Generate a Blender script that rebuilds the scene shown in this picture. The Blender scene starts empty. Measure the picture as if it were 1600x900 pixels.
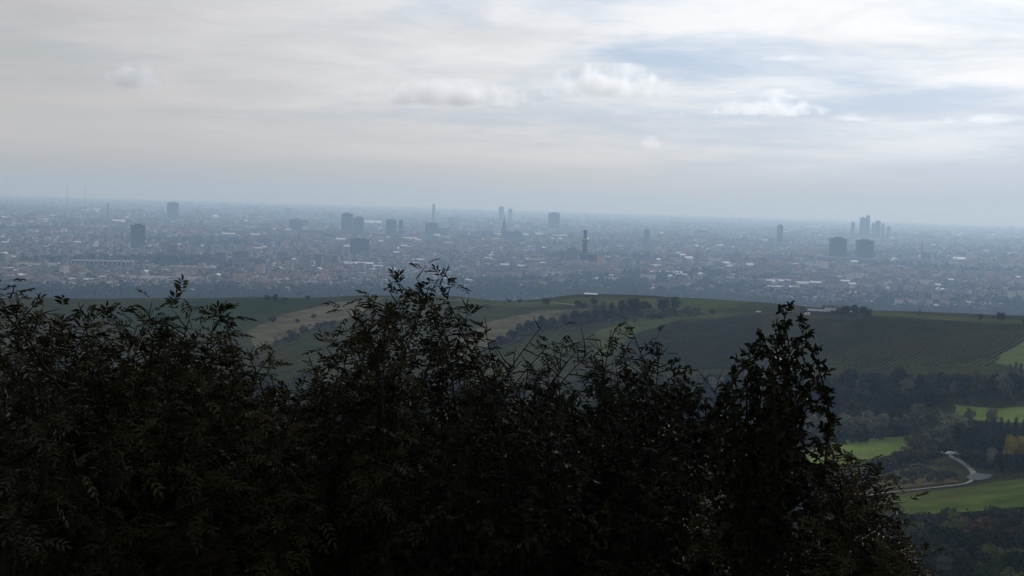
import bpy, math, random
import numpy as np
from mathutils import Vector, Matrix
from mathutils.geometry import delaunay_2d_cdt

# ------------------------------------------------------------------ camera, sky, sun, exposure
S = bpy.context.scene
COL = S.collection
R = math.radians
F = 2106.0                      # focal length in photograph pixels (1600 wide)
EYE = 265.0                     # metres above the plain the city stands on
PITCH = math.atan(142.0 / F)    # the level line crosses the middle of the picture 142 px above its centre
ROLL = R(1.75)
EARTH = 6371000.0               # the plain curves away with the earth
cam = bpy.data.cameras.new('camera')
cam.sensor_width = 36.0
cam.lens = 36.0 * F / 1600.0
cam.clip_start = 0.1
cam.clip_end = 150000.0
camo = bpy.data.objects.new('camera', cam)
COL.objects.link(camo)
CM = Matrix.Rotation(math.pi / 2 - PITCH, 4, 'X') @ Matrix.Rotation(ROLL, 4, 'Z')
camo.matrix_world = Matrix.Translation((0, 0, EYE)) @ CM
S.camera = camo
CR = np.array(CM.to_3x3())

SUN_EL, SUN_AZ = R(23), R(29)
SUN_DIR = Vector((math.sin(SUN_AZ) * math.cos(SUN_EL), math.cos(SUN_AZ) * math.cos(SUN_EL), math.sin(SUN_EL)))
W = bpy.data.worlds.new('World')
S.world = W
W.use_nodes = True


SKY_SHIFT = (22.5, 5.5, 4.2)      # which part of the endless cloud sheet is overhead


def build_world():
    nt = W.node_tree
    n, l = nt.nodes, nt.links
    bg = n['Background']
    bg.inputs[1].default_value = 0.1
    sky = n.new('ShaderNodeTexSky')
    sky.sky_type = 'NISHITA'
    sky.sun_disc = False
    sky.sun_elevation = SUN_EL
    sky.sun_rotation = SUN_AZ
    sky.altitude = 400
    sky.dust_density = 1.2
    sky.air_density = 1.3
    tc = n.new('ShaderNodeTexCoord')

    def vm(op, a, b=None):
        x = n.new('ShaderNodeVectorMath'); x.operation = op
        for i, v in enumerate((a, b)):
            if v is None: continue
            if isinstance(v, tuple): x.inputs[i].default_value = v
            else: l.new(v, x.inputs[i])
        return x

    def m(op, a, b=None, c=None, clamp=False):
        x = n.new('ShaderNodeMath'); x.operation = op; x.use_clamp = clamp
        for i, v in enumerate((a, b, c)):
            if v is None: continue
            if isinstance(v, (int, float)): x.inputs[i].default_value = v
            else: l.new(v, x.inputs[i])
        return x.outputs[0]

    def ramp(v, p0, p1, inter='EASE'):
        x = n.new('ShaderNodeMapRange'); x.interpolation_type = 'SMOOTHSTEP'
        l.new(v, x.inputs[0]); x.inputs[1].default_value = p0; x.inputs[2].default_value = p1
        return x.outputs[0]

    def mix(f, a, b):
        x = n.new('ShaderNodeMix'); x.data_type = 'RGBA'
        if isinstance(f, (int, float)): x.inputs[0].default_value = f
        else: l.new(f, x.inputs[0])
        for i, v in ((6, a), (7, b)):
            if isinstance(v, tuple): x.inputs[i].default_value = v
            else: l.new(v, x.inputs[i])
        return x.outputs[2]

    def noise(vec, scale, detail, rough, dist=0.0):
        x = n.new('ShaderNodeTexNoise'); l.new(vec, x.inputs['Vector'])
        x.inputs['Scale'].default_value = scale; x.inputs['Detail'].default_value = detail
        x.inputs['Roughness'].default_value = rough; x.inputs['Distortion'].default_value = dist
        return x.outputs[0]

    d = vm('NORMALIZE', tc.outputs['Generated']).outputs[0]
    sp = n.new('ShaderNodeSeparateXYZ'); l.new(d, sp.inputs[0])
    zz = m('MAXIMUM', sp.outputs[2], 0.0)
    den = m('ADD', zz, 0.075)
    cb = n.new('ShaderNodeCombineXYZ')
    l.new(m('DIVIDE', sp.outputs[0], den), cb.inputs[0])
    l.new(m('DIVIDE', sp.outputs[1], den), cb.inputs[1])
    p = vm('ADD', cb.outputs[0], SKY_SHIFT).outputs[0]
    # angle to the sun: how much light a cloud layer passes on
    sd = vm('DOT_PRODUCT', d, tuple(SUN_DIR)).outputs['Value']
    near = ramp(sd, 0.60, 0.99)
    near2 = ramp(sd, 0.86, 1.0)
    side = ramp(sd, 0.82, 0.97)
    # clear part: milky blue air
    clear = mix(0.90, sky.outputs[0], mix(near, (4.6, 4.8, 5.1, 1), (4.3, 5.9, 8.3, 1)))
    # high sheet of thin cloud, its thicker folds and a few thin gaps
    a = noise(p, 0.33, 5, 0.5, 0.6)
    b = noise(p, 1.1, 8, 0.58, 0.3)
    c = noise(p, 3.2, 8, 0.6, 0.4)
    cov = m('ADD', m('ADD', m('MULTIPLY', a, 0.52), m('MULTIPLY', b, 0.34)), m('MULTIPLY', c, 0.14))
    veil = ramp(cov, 0.41, 0.59)
    thick = ramp(noise(p, 1.3, 8, 0.6, 0.5), 0.38, 0.68)
    away = ramp(sd, -0.6, 0.62)
    base = mix(near, mix(away, (2.6, 2.7, 2.95, 1), (5.7, 5.6, 5.65, 1)), (10.6, 10.6, 10.7, 1))
    base = mix(near2, base, (10.5, 10.6, 10.7, 1))
    shade = mix(thick, base, mix(0.24, base, (3.2, 3.4, 3.8, 1)))
    f = m('MULTIPLY', veil, 0.9)
    skyc = mix(f, clear, shade)
    # milky air along the horizon
    low = m('SUBTRACT', 1.0, ramp(zz, -0.01, 0.045))
    band = mix(side, mix(near, (4.1, 4.4, 4.75, 1), (5.4, 5.75, 6.1, 1)), (4.4, 5.4, 6.7, 1))
    mid = m('SUBTRACT', 1.0, ramp(zz, 0.01, 0.095))
    skyc = mix(m('MULTIPLY', mid, 0.75), skyc, mix(side, mix(near, (5.7, 5.6, 5.55, 1), (7.3, 7.2, 7.15, 1)), (5.7, 6.8, 8.1, 1)))
    out = mix(m('MULTIPLY', low, 0.95), skyc, band)
    l.new(out, bg.inputs[0])


build_world()
sun = bpy.data.lights.new('sun', 'SUN')
sun.energy = 2.0
sun.angle = R(8)
sun.color = (1.0, 0.97, 0.93)
suno = bpy.data.objects.new('sun', sun)
COL.objects.link(suno)
suno.rotation_euler = SUN_DIR.to_track_quat('Z', 'Y').to_euler()
S.view_settings.view_transform = 'Standard'
S.view_settings.look = 'None'
S.view_settings.gamma = 1.0
S.view_settings.exposure = 0.0
S.view_settings.use_curve_mapping = False
S.render.engine = 'CYCLES'
S.cycles.use_denoising = True
S.cycles.max_bounces = 12
S.cycles.diffuse_bounces = 2
S.cycles.volume_bounces = 10
S.cycles.volume_step_rate = 1.0
rng = np.random.default_rng(11)
random.seed(11)

# ------------------------------------------------------------------ helpers


def ray(px, py):
    v = CR @ np.array(((px - 800) / F, -(py - 450) / F, -1.0))
    return v / math.hypot(v[0], v[1])          # unit horizontal length: point = d * v


def at(px, py, d):
    v = ray(px, py) * d
    return np.array((v[0], v[1], v[2] + EYE))


def eye_y(px):
    return 308 + math.tan(ROLL) * (px - 800)


def on_plain(px, py):
    v = ray(px, py)
    d = (EYE - 0.0) / -v[2]
    return np.array((v[0] * d, v[1] * d, 0.0)), d


def proj(x, y, z):
    c = CR.T @ np.array((x, y, z - EYE))
    return 800 + F * c[0] / -c[2], 450 - F * c[1] / -c[2]


def tag(o, label=None, cat=None, group=None, kind=None):
    if label: o['label'] = label
    if cat: o['category'] = cat
    if group: o['group'] = group
    if kind: o['kind'] = kind
    return o


def link(name, data, parent=None):
    o = bpy.data.objects.new(name, data)
    COL.objects.link(o)
    if parent is not None: o.parent = parent
    return o


def empty(name, loc, rz=0.0, scale=1.0):
    o = link(name, None)
    o.location = tuple(loc)
    o.rotation_euler = (0, 0, rz)
    if scale != 1.0:
        o.scale = (scale,) * 3 if isinstance(scale, (int, float)) else scale
    o.empty_display_size = 0.5
    return o


def mesh_np(name, verts, faces, mats, idx=None, smooth=False):
    """verts (n,3), faces (m,k) all with k corners"""
    me = bpy.data.meshes.new(name)
    verts = np.asarray(verts, np.float32)
    faces = np.asarray(faces, np.int32)
    nf, k = faces.shape
    me.vertices.add(len(verts))
    me.vertices.foreach_set('co', verts.ravel())
    me.loops.add(nf * k)
    me.loops.foreach_set('vertex_index', faces.ravel())
    me.polygons.add(nf)
    me.polygons.foreach_set('loop_start', np.arange(0, nf * k, k, dtype=np.int32))
    if idx is not None:
        me.polygons.foreach_set('material_index', np.asarray(idx, np.int32))
    if smooth:
        me.polygons.foreach_set('use_smooth', np.ones(nf, bool))
    for mt in (mats if isinstance(mats, (list, tuple)) else [mats]):
        me.materials.append(mt)
    me.update(calc_edges=True)
    return me


def mesh_py(name, verts, faces, mats, idx=None, smooth=False):
    me = bpy.data.meshes.new(name)
    me.from_pydata([tuple(map(float, v)) for v in verts], [], [tuple(map(int, f)) for f in faces])
    for mt in (mats if isinstance(mats, (list, tuple)) else [mats]):
        me.materials.append(mt)
    if idx is not None: me.polygons.foreach_set('material_index', np.asarray(idx, np.int32))
    if smooth: me.polygons.foreach_set('use_smooth', np.ones(len(faces), bool))
    me.update()
    return me


class MB:
    def __init__(s): s.v, s.f = [], []

    def box(s, x0, x1, y0, y1, z0, z1):
        k = len(s.v)
        s.v += [(x0, y0, z0), (x1, y0, z0), (x1, y1, z0), (x0, y1, z0), (x0, y0, z1), (x1, y0, z1), (x1, y1, z1), (x0, y1, z1)]
        s.f += [tuple(k + i for i in q) for q in ((0, 3, 2, 1), (4, 5, 6, 7), (0, 1, 5, 4), (1, 2, 6, 5), (2, 3, 7, 6), (3, 0, 4, 7))]
        return s

    def gable(s, w, l, z0, h, over=0.5, hip=0.0):
        """ridge along x; w = length in x, l = span in y"""
        k = len(s.v)
        a, b = w / 2 + over, l / 2 + over
        r = a - hip
        s.v += [(-a, -b, z0), (a, -b, z0), (a, b, z0), (-a, b, z0), (-r, 0, z0 + h), (r, 0, z0 + h)]
        s.f += [tuple(k + i for i in q) for q in ((0, 1, 5, 4), (2, 3, 4, 5), (1, 2, 5), (3, 0, 4), (0, 3, 2, 1))]
        return s

    def lathe(s, prof, n=16, cx=0, cy=0):
        k = len(s.v)
        for (r, z) in prof:
            for i in range(n):
                t = 2 * math.pi * i / n
                s.v.append((cx + r * math.cos(t), cy + r * math.sin(t), z))
        for j in range(len(prof) - 1):
            for i in range(n):
                a, b = k + j * n + i, k + j * n + (i + 1) % n
                s.f.append((a, b, b + n, a + n))
        s.f.append(tuple(k + i for i in reversed(range(n))))
        s.f.append(tuple(k + (len(prof) - 1) * n + i for i in range(n)))
        return s

    def mesh(s, name, mat, smooth=False): return mesh_py(name, s.v, s.f, mat, smooth=smooth)

    def build(s, name, mat, parent=None, smooth=False): return link(name, s.mesh(name, mat, smooth), parent)


MATS = {}


def mat(name, c1, c2=None, rough=0.9, spec=0.0, scale=1.0, detail=5.0, metal=0.0, rand=0.0, c3=None, coord='Object', bump=0.0, transl=0.0):
    """noise between c1 and c2 (and patches of c3); rand = brightness change from object to object"""
    if name in MATS: return MATS[name]
    mt = bpy.data.materials.new(name)
    MATS[name] = mt
    mt.use_nodes = True
    nt = mt.node_tree; n, l = nt.nodes, nt.links
    b = n['Principled BSDF']
    b.inputs['Roughness'].default_value = rough
    b.inputs['Specular IOR Level'].default_value = spec
    b.inputs['Metallic'].default_value = metal
    tc = n.new('ShaderNodeTexCoord')
    ns = n.new('ShaderNodeTexNoise')
    ns.inputs['Scale'].default_value = scale
    ns.inputs['Detail'].default_value = detail
    ns.inputs['Roughness'].default_value = 0.5
    l.new(tc.outputs[coord], ns.inputs['Vector'])
    rp = n.new('ShaderNodeValToRGB')
    rp.color_ramp.elements[0].position = 0.32
    rp.color_ramp.elements[1].position = 0.68
    rp.color_ramp.elements[0].color = (*c1, 1)
    rp.color_ramp.elements[1].color = (*(c2 or c1), 1)
    l.new(ns.outputs[0], rp.inputs[0])
    out = rp.outputs[0]
    if c3:
        n2 = n.new('ShaderNodeTexNoise'); n2.inputs['Scale'].default_value = scale * 0.23; n2.inputs['Detail'].default_value = 6
        l.new(tc.outputs[coord], n2.inputs['Vector'])
        mr = n.new('ShaderNodeMapRange'); mr.inputs[1].default_value = 0.5; mr.inputs[2].default_value = 0.66
        l.new(n2.outputs[0], mr.inputs[0])
        mx = n.new('ShaderNodeMix'); mx.data_type = 'RGBA'
        l.new(mr.outputs[0], mx.inputs[0]); l.new(out, mx.inputs[6]); mx.inputs[7].default_value = (*c3, 1)
        out = mx.outputs[2]
    if rand:
        oi = n.new('ShaderNodeObjectInfo')
        hs = n.new('ShaderNodeHueSaturation')
        mr = n.new('ShaderNodeMapRange'); mr.inputs[3].default_value = 1 - rand; mr.inputs[4].default_value = 1 + rand
        l.new(oi.outputs['Random'], mr.inputs[0]); l.new(mr.outputs[0], hs.inputs['Value'])
        mh = n.new('ShaderNodeMapRange'); mh.inputs[3].default_value = 0.5 - rand * 0.07; mh.inputs[4].default_value = 0.5 + rand * 0.07
        wn = n.new('ShaderNodeTexWhiteNoise'); wn.noise_dimensions = '1D'; l.new(oi.outputs['Random'], wn.inputs['W'])
        l.new(wn.outputs[0], mh.inputs[0]); l.new(mh.outputs[0], hs.inputs['Hue'])
        l.new(out, hs.inputs['Color']); out = hs.outputs[0]
    l.new(out, b.inputs['Base Color'])
    if bump:
        bp = n.new('ShaderNodeBump'); bp.inputs['Strength'].default_value = bump
        l.new(ns.outputs[0], bp.inputs['Height']); l.new(bp.outputs[0], b.inputs['Normal'])
    return mt


# ------------------------------------------------------------------ terrain
ANCH = [  # pixel x, pixel y, horizontal distance in metres
    (-120, 470, 1380), (60, 467, 1360), (200, 466, 1350), (400, 464, 1350), (560, 462, 1350), (700, 462, 1350), (900, 460, 1350), (1000, 462, 1330),
    (1100, 467, 1300), (1200, 475, 1250), (1300, 485, 1200), (1400, 489, 1180), (1500, 494, 1150), (1600, 498, 1130), (1750, 505, 1100),
    (-100, 520, 1100), (100, 520, 1100), (400, 520, 1050), (560, 515, 1080), (400, 600, 820), (100, 600, 820), (-100, 600, 820), (700, 520, 1060), (700, 600, 800),
    (860, 500, 1150), (950, 545, 990), (950, 600, 820), (1100, 520, 1070), (1100, 575, 900), (1300, 530, 1010), (1300, 575, 880), (1500, 540, 970), (1500, 578, 850),
    (1620, 562, 900), (1750, 570, 880), (1100, 625, 780), (1300, 628, 795), (1500, 628, 785), (1600, 632, 775), (1750, 640, 770), (1550, 652, 750), (1620, 662, 735),
    (1230, 716, 650), (1420, 686, 700), (1340, 700, 672), (1520, 746, 600), (1370, 776, 560), (1470, 712, 655), (1500, 790, 525), (1620, 770, 545), (1400, 802, 500),
    (1450, 880, 405), (1590, 895, 390), (1750, 890, 400), (1000, 720, 640), (700, 700, 640), (300, 700, 640), (-100, 700, 640),
    (1000, 880, 400), (700, 880, 400), (300, 880, 400), (-100, 880, 400)]
pts, zs = [], []


def uv(x, y):
    az = np.arctan2(x, y)
    return np.stack([np.clip(az, -R(26), R(26)) * 4.0, np.log(np.hypot(x, y) + 25.0)], -1)


for (px, py, d) in ANCH:
    q = at(px, py, d); pts.append(q[:2]); zs.append(q[2])
for az in np.radians((-26, -13, 0, 13, 26)):
    for d, z in ((0.5, 263.4), (4, 262.2), (9, 257.5), (15, 252.0), (30, 241.0), (80, 212), (150, 187), (250, 169)):
        pts.append((math.sin(az) * d, math.cos(az) * d)); zs.append(z)
    for d, z in ((1750, 105), (2100, 50), (2600, 6), (3200, 0)):
        pts.append((math.sin(az) * d, math.cos(az) * d)); zs.append(z)
pts = np.array(pts); zs = np.array(zs)
PU = uv(pts[:, 0], pts[:, 1])


def tps(r2): return 0.5 * r2 * np.log(r2 + 1e-12)


nA = len(PU)
K = tps(((PU[:, None] - PU[None]) ** 2).sum(-1)) + np.eye(nA) * 1e-4
P1 = np.c_[np.ones(nA), PU]
A = np.block([[K, P1], [P1.T, np.zeros((3, 3))]])
WT = np.linalg.solve(A, np.r_[zs, 0, 0, 0])


def vnoise(x, y):
    return (np.sin(x * .031 + 1.3 * np.sin(y * .017)) + np.sin(y * .027 + 1.7 * np.sin(x * .021 + 2))) * .5


def height(x, y):
    x = np.asarray(x, float); y = np.asarray(y, float)
    sh = x.shape
    U = uv(x.ravel(), y.ravel())
    z = np.zeros(len(U))
    for i0 in range(0, len(U), 20000):
        u = U[i0:i0 + 20000]
        z[i0:i0 + 20000] = tps(((u[:, None] - PU[None]) ** 2).sum(-1)) @ WT[:nA] + WT[nA] + u @ WT[nA + 1:]
    d = np.hypot(x.ravel(), y.ravel())
    t = np.clip((d - 2100) / 700, 0, 1); t = t * t * (3 - 2 * t)
    z = z * (1 - t)
    m = np.clip((d - 330) / 150, 0, 1) * np.clip((2000 - d) / 300, 0, 1)
    z = z + vnoise(x.ravel(), y.ravel()) * 0.8 * m
    z = z - d * d / (2 * EARTH)
    return z.reshape(sh)


AZ = np.radians(np.r_[np.arange(-180, -30, 6), np.arange(-30, 30, 0.25), np.arange(30, 180.1, 6)])
DD = np.r_[0.0, 1, 2, 3, 4.5, 6, 8, 10, 13, 16, 20, 25, 30, 37, 45, 55, 66, 80, 95, 110, 130, 150, 175, 200, 225, 250, 275,
           np.arange(300, 1500, 7), np.arange(1500, 2900, 40), np.geomspace(2900, 46000, 90)]
GX = np.sin(AZ)[:, None] * DD[None]
GY = np.cos(AZ)[:, None] * DD[None]
GZ = height(GX, GY)
GZ[-1] = GZ[0]


def zof(x, y):
    az = math.atan2(x, y); d = math.hypot(x, y)
    i = min(max(np.searchsorted(AZ, az) - 1, 0), len(AZ) - 2)
    j = min(max(np.searchsorted(DD, d) - 1, 0), len(DD) - 2)
    a = (az - AZ[i]) / (AZ[i + 1] - AZ[i]); b = (d - DD[j]) / (DD[j + 1] - DD[j])
    return ((1 - a) * ((1 - b) * GZ[i, j] + b * GZ[i, j + 1]) + a * ((1 - b) * GZ[i + 1, j] + b * GZ[i + 1, j + 1]))


TD = np.r_[np.arange(300, 2000, 2.0), np.geomspace(2000, 50000, 300)]


def hit(px, py, dmin=300):
    v = ray(px, py)
    prev = None
    az = math.atan2(v[0], v[1])
    i = min(max(np.searchsorted(AZ, az) - 1, 0), len(AZ) - 2)
    a = (az - AZ[i]) / (AZ[i + 1] - AZ[i])
    prof = np.interp(TD, DD, (1 - a) * GZ[i] + a * GZ[i + 1])
    los = EYE + v[2] * TD
    ok = np.nonzero((los <= prof) & (TD >= dmin))[0]
    d = TD[ok[0]] if len(ok) else 50000
    return np.array((v[0] * d, v[1] * d, zof(v[0] * d, v[1] * d))), d


M_ground = mat('hill_grass', (0.020, 0.023, 0.006), (0.046, 0.044, 0.014), scale=0.05, detail=8, c3=(0.028, 0.022, 0.009), bump=0.3)
M_plain = mat('plain_ground', (0.06, 0.066, 0.055), (0.13, 0.125, 0.115), scale=0.004, detail=9, c3=(0.05, 0.062, 0.04))
na, nd = len(AZ), len(DD)
I = (np.arange(na - 1)[:, None] * nd + np.arange(nd - 1)[None]).ravel()
gf = np.stack([I, I + 1, I + 1 + nd, I + nd], 1)
gi = (np.tile(DD[:-1], na - 1) > 2700).astype(np.int32)
ground = link('ground', mesh_np('ground', np.stack([GX.ravel(), GY.ravel(), GZ.ravel()], 1), gf[:, ::-1], [M_ground, M_plain], gi, smooth=True))
tag(ground, kind='structure')


# ------------------------------------------------------------------ haze over the whole place
def build_haze():
    b = MB().box(-47000, 47000, -47000, 47000, -170.0, 335.0)
    mt = bpy.data.materials.new('haze'); mt.use_nodes = True
    n = mt.node_tree.nodes; n.remove(n['Principled BSDF'])
    v = n.new('ShaderNodeVolumePrincipled')
    v.inputs['Color'].default_value = (0.49, 0.71, 1.0, 1)
    v.inputs['Absorption Color'].default_value = (0.55, 0.55, 0.55, 1)
    v.inputs['Density'].default_value = 9.4e-5
    v.inputs['Anisotropy'].default_value = 0.3
    mt.node_tree.links.new(v.outputs[0], n['Material Output'].inputs['Volume'])
    o = b.build('haze', mt)
    tag(o, 'pale blue haze lying over the whole city plain', kind='stuff')


build_haze()

# ------------------------------------------------------------------ fields, meadows and paths on the hill


def inside(poly, x, y):
    c = False
    for i in range(len(poly)):
        (x0, y0), (x1, y1) = poly[i], poly[i - 1]
        if (y0 > y) != (y1 > y) and x < (x1 - x0) * (y - y0) / (y1 - y0) + x0: c = not c
    return c


def world_poly(pix, sub=6, wob=1.5):
    out = []
    for i in range(len(pix)):
        a, b = hit(*pix[i])[0][:2], hit(*pix[(i + 1) % len(pix)])[0][:2]
        for k in range(sub):
            p = a + (b - a) * k / sub
            if k: p = p + np.array((vnoise(p[0] * 3, p[1] * 3), vnoise(p[1] * 3 + 9, p[0] * 3))) * wob
            out.append((float(p[0]), float(p[1])))
    return out


def sheet(name, pix, mt, off=0.3, grid=9.0, poly=None):
    poly = poly or world_poly(pix)
    xs = [p[0] for p in poly]; ys = [p[1] for p in poly]
    vs = [Vector(p) for p in poly]
    es = [(i, (i + 1) % len(poly)) for i in range(len(poly))]
    for gx in np.arange(min(xs), max(xs), grid):
        for gy in np.arange(min(ys), max(ys), grid):
            if inside(poly, gx, gy): vs.append(Vector((gx, gy)))
    r = delaunay_2d_cdt(vs, es, [list(range(len(poly)))], 1, 1e-3)
    V = [(v.x, v.y, zof(v.x, v.y) + off) for v in r[0]]
    o = link(name, mesh_py(name, V, r[2], mt, smooth=True))
    tag(o, kind='structure')
    return poly


def ribbon(name, pix, w, mt, off=0.45, n=10):
    P = [hit(*p)[0][:2] for p in pix]
    Q = []
    for i in range(len(P) - 1):
        p0, p1, p2, p3 = P[max(i - 1, 0)], P[i], P[i + 1], P[min(i + 2, len(P) - 1)]
        for k in range(n):
            t = k / n
            Q.append(0.5 * (2 * p1 + (p2 - p0) * t + (2 * p0 - 5 * p1 + 4 * p2 - p3) * t * t + (3 * p1 - p0 - 3 * p2 + p3) * t ** 3))
    Q.append(P[-1])
    V, Fc = [], []
    for i, q in enumerate(Q):
        t = Q[min(i + 1, len(Q) - 1)] - Q[max(i - 1, 0)]
        t = t / (np.linalg.norm(t) + 1e-9)
        nn = np.array((-t[1], t[0]))
        ww = w * (0.5 + 0.08 * math.sin(i * 1.7))
        for s in (-1, 0, 1):
            c = q + nn * s * ww
            V.append((c[0], c[1], zof(c[0], c[1]) + off))
        if i:
            k = 3 * i
            Fc += [(k - 3, k - 2, k + 1, k), (k - 2, k - 1, k + 2, k + 1)]
    o = link(name, mesh_py(name, V, [f[::-1] for f in Fc], mt, smooth=True))
    tag(o, kind='structure')
    return Q


M_meadow = mat('meadow_grass', (0.085, 0.125, 0.020), (0.15, 0.20, 0.045), scale=0.10, detail=10, c3=(0.10, 0.115, 0.035))
M_rough = mat('rough_grass', (0.036, 0.044, 0.008), (0.078, 0.080, 0.020), scale=0.06, detail=10, c3=(0.050, 0.064, 0.011))
M_yellow = mat('autumn_scrub_ground', (0.045, 0.042, 0.014), (0.085, 0.066, 0.020), scale=0.15, detail=9, c3=(0.038, 0.05, 0.016))
M_tan = mat('dry_field', (0.060, 0.053, 0.026), (0.13, 0.112, 0.064), scale=0.05, detail=10, c3=(0.042, 0.044, 0.018))
M_dkfield = mat('green_field', (0.014, 0.024, 0.007), (0.030, 0.040, 0.013), scale=0.05, detail=8)
M_vsoil = mat('vineyard_floor', (0.038, 0.042, 0.009), (0.078, 0.072, 0.021), scale=0.05, detail=10, c3=(0.054, 0.042, 0.015))
M_path = mat('gravel_path', (0.16, 0.155, 0.14), (0.27, 0.26, 0.24), scale=0.4, detail=6)

sheet('meadow', [(1205, 716), (1300, 693), (1428, 680), (1426, 706), (1345, 722), (1225, 748)], M_meadow)
sheet('meadow', [(1490, 634), (1560, 640), (1640, 636), (1640, 664), (1560, 660), (1490, 655)], M_meadow)
sheet('meadow', [(1545, 566), (1605, 530), (1680, 520), (1680, 575), (1600, 578)], mat('pale_meadow', (0.07, 0.10, 0.03), (0.10, 0.13, 0.04), scale=0.1, detail=7))
sheet('scrub_field', [(1350, 745), (1400, 718), (1470, 722), (1490, 738), (1500, 755), (1430, 762), (1360, 768)], M_yellow)
sheet('grass_slope', [(1380, 778), (1450, 770), (1540, 758), (1640, 742), (1640, 790), (1540, 800), (1420, 806)], mat('bank_grass', (0.032, 0.054, 0.008), (0.080, 0.105, 0.020), scale=0.07, detail=10, c3=(0.066, 0.060, 0.018)))
sheet('dry_field', [(385, 520), (440, 492), (520, 474), (600, 466), (560, 492), (470, 520), (400, 545)], M_tan)
sheet('dry_field', [(700, 540), (760, 505), (840, 486), (930, 482), (880, 500), (800, 525), (720, 565)], M_tan)
sheet('green_field', [(180, 480), (300, 468), (520, 468), (430, 490), (360, 520), (180, 520)], M_dkfield)
sheet('grass_slope', [(1330, 486), (1420, 491), (1640, 503), (1640, 509), (1420, 497), (1340, 493)], M_rough, off=0.5, grid=6)
sheet('grass_slope', [(710, 468), (900, 466), (1180, 472), (1150, 482), (1080, 488), (900, 476), (720, 474)], M_rough)
sheet('grass_slope', [(930, 520), (1000, 497), (1100, 488), (1180, 490), (1060, 500), (980, 530), (930, 560)], M_rough, off=0.45)
ribbon('path', [(1350, 779), (1372, 774), (1430, 767), (1480, 762), (1512, 756), (1522, 747)], 1.7, M_path)
ribbon('path', [(1522, 747), (1518, 737), (1503, 724), (1484, 713), (1466, 707)], 2.4, M_path)
ribbon('path', [(690, 472), (760, 470), (850, 474), (900, 478)], 2.5, mat('field_track', (0.15, 0.14, 0.12), (0.22, 0.21, 0.18), scale=0.3))
sheet('gravel_yard', [(1514, 745), (1528, 741), (1552, 744), (1546, 750), (1530, 753), (1516, 752)], mat('grey_gravel', (0.07, 0.075, 0.08), (0.12, 0.125, 0.13), scale=.3), off=0.6, grid=4)


# ------------------------------------------------------------------ vine rows
def vine_rows(name, pix, a, b, spacing, mt, label, hgt=1.3, wid=0.5, step=2.5):
    poly = world_poly(pix)
    sheet('vineyard_floor', pix, M_vsoil, off=0.35, poly=poly)
    pa, pb = hit(*a)[0][:2], hit(*b)[0][:2]
    t = (pb - pa) / np.linalg.norm(pb - pa)
    nn = np.array((-t[1], t[0]))
    P = np.array(poly)
    u0, u1 = (P @ t).min(), (P @ t).max()
    w0, w1 = (P @ nn).min(), (P @ nn).max()
    V, Fc = [], []
    for w in np.arange(w0 + 1, w1, spacing):
        prev = None
        for u in np.arange(u0, u1, step):
            c = t * u + nn * w
            if not inside(poly, c[0], c[1]):
                prev = None; continue
            z = zof(c[0], c[1]) + 0.2
            j = rng.uniform(.7, 1.25, 4)
            k = len(V)
            for (o, h) in ((-wid * .6, .3), (-wid * j[0], hgt * .6), (wid * .2 * (j[3] - 1), hgt * j[1]), (wid * j[2], hgt * .55), (wid * .6, .3)):
                V.append((c[0] + nn[0] * o, c[1] + nn[1] * o, z + h))
            if prev is not None:
                for q in range(4): Fc.append((prev + q, prev + q + 1, k + q + 1, k + q))
            prev = k
    o = link(name, mesh_np(name, V, Fc, mt))
    tag(o, label, kind='stuff')


M_vine = mat('vine_leaves', (0.015, 0.020, 0.004), (0.038, 0.040, 0.009), scale=0.05, detail=9, c3=(0.042, 0.034, 0.008))
vine_rows('vine_rows', [(1260, 575), (1215, 540), (1200, 505), (1330, 496), (1500, 505), (1640, 513), (1590, 535), (1540, 575), (1400, 578)], (1395, 560), (1490, 515), 3.5, M_vine,
          'long dark vine rows slanting across the broad hillside below the sheds')
vine_rows('vine_rows', [(950, 570), (990, 525), (1060, 503), (1190, 494), (1200, 540), (1230, 575), (1100, 580)], (1020, 560), (1150, 520), 3.4, M_vine,
          'vine rows on the slope beneath the clump of round trees')
vine_rows('vine_rows', [(400, 560), (480, 525), (600, 495), (680, 490), (690, 540), (600, 590), (430, 600)], (420, 580), (560, 515), 3.6, M_vine,
          'vine rows on the slope behind the tall leafy tree top')
vine_rows('vine_rows', [(720, 575), (800, 530), (880, 505), (900, 510), (880, 560), (820, 600), (740, 600)], (760, 575), (850, 525), 3.6, M_vine,
          'vine rows under the dark hedge on the middle slope')


# ------------------------------------------------------------------ trees of the middle distance
def sphere_pts(n, g):
    v = g.normal(size=(n, 3))
    return v / np.linalg.norm(v, axis=1, keepdims=True)


def leaf_quads(C, size, g, out=None, flat=0.0):
    """small bent leaf clumps (two triangles each) round the points C"""
    n = len(C)
    a = sphere_pts(n, g); b = sphere_pts(n, g)
    if out is not None: a = a + out * flat; a /= np.linalg.norm(a, axis=1, keepdims=True)
    t = np.cross(a, b); t /= np.linalg.norm(t, axis=1, keepdims=True) + 1e-9
    bb = np.cross(a, t)
    s = (size * g.uniform(.6, 1.4, n))[:, None]
    V = np.stack([C - t * s, C - bb * s * .6 + a * s * .25, C + t * s, C + bb * s * .6 + a * s * .25], 1)
    I = np.arange(n)[:, None] * 4
    Fc = np.concatenate([I + np.array([[0, 1, 2]]), I + np.array([[0, 2, 3]])])
    return V.reshape(-1, 3), Fc


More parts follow.
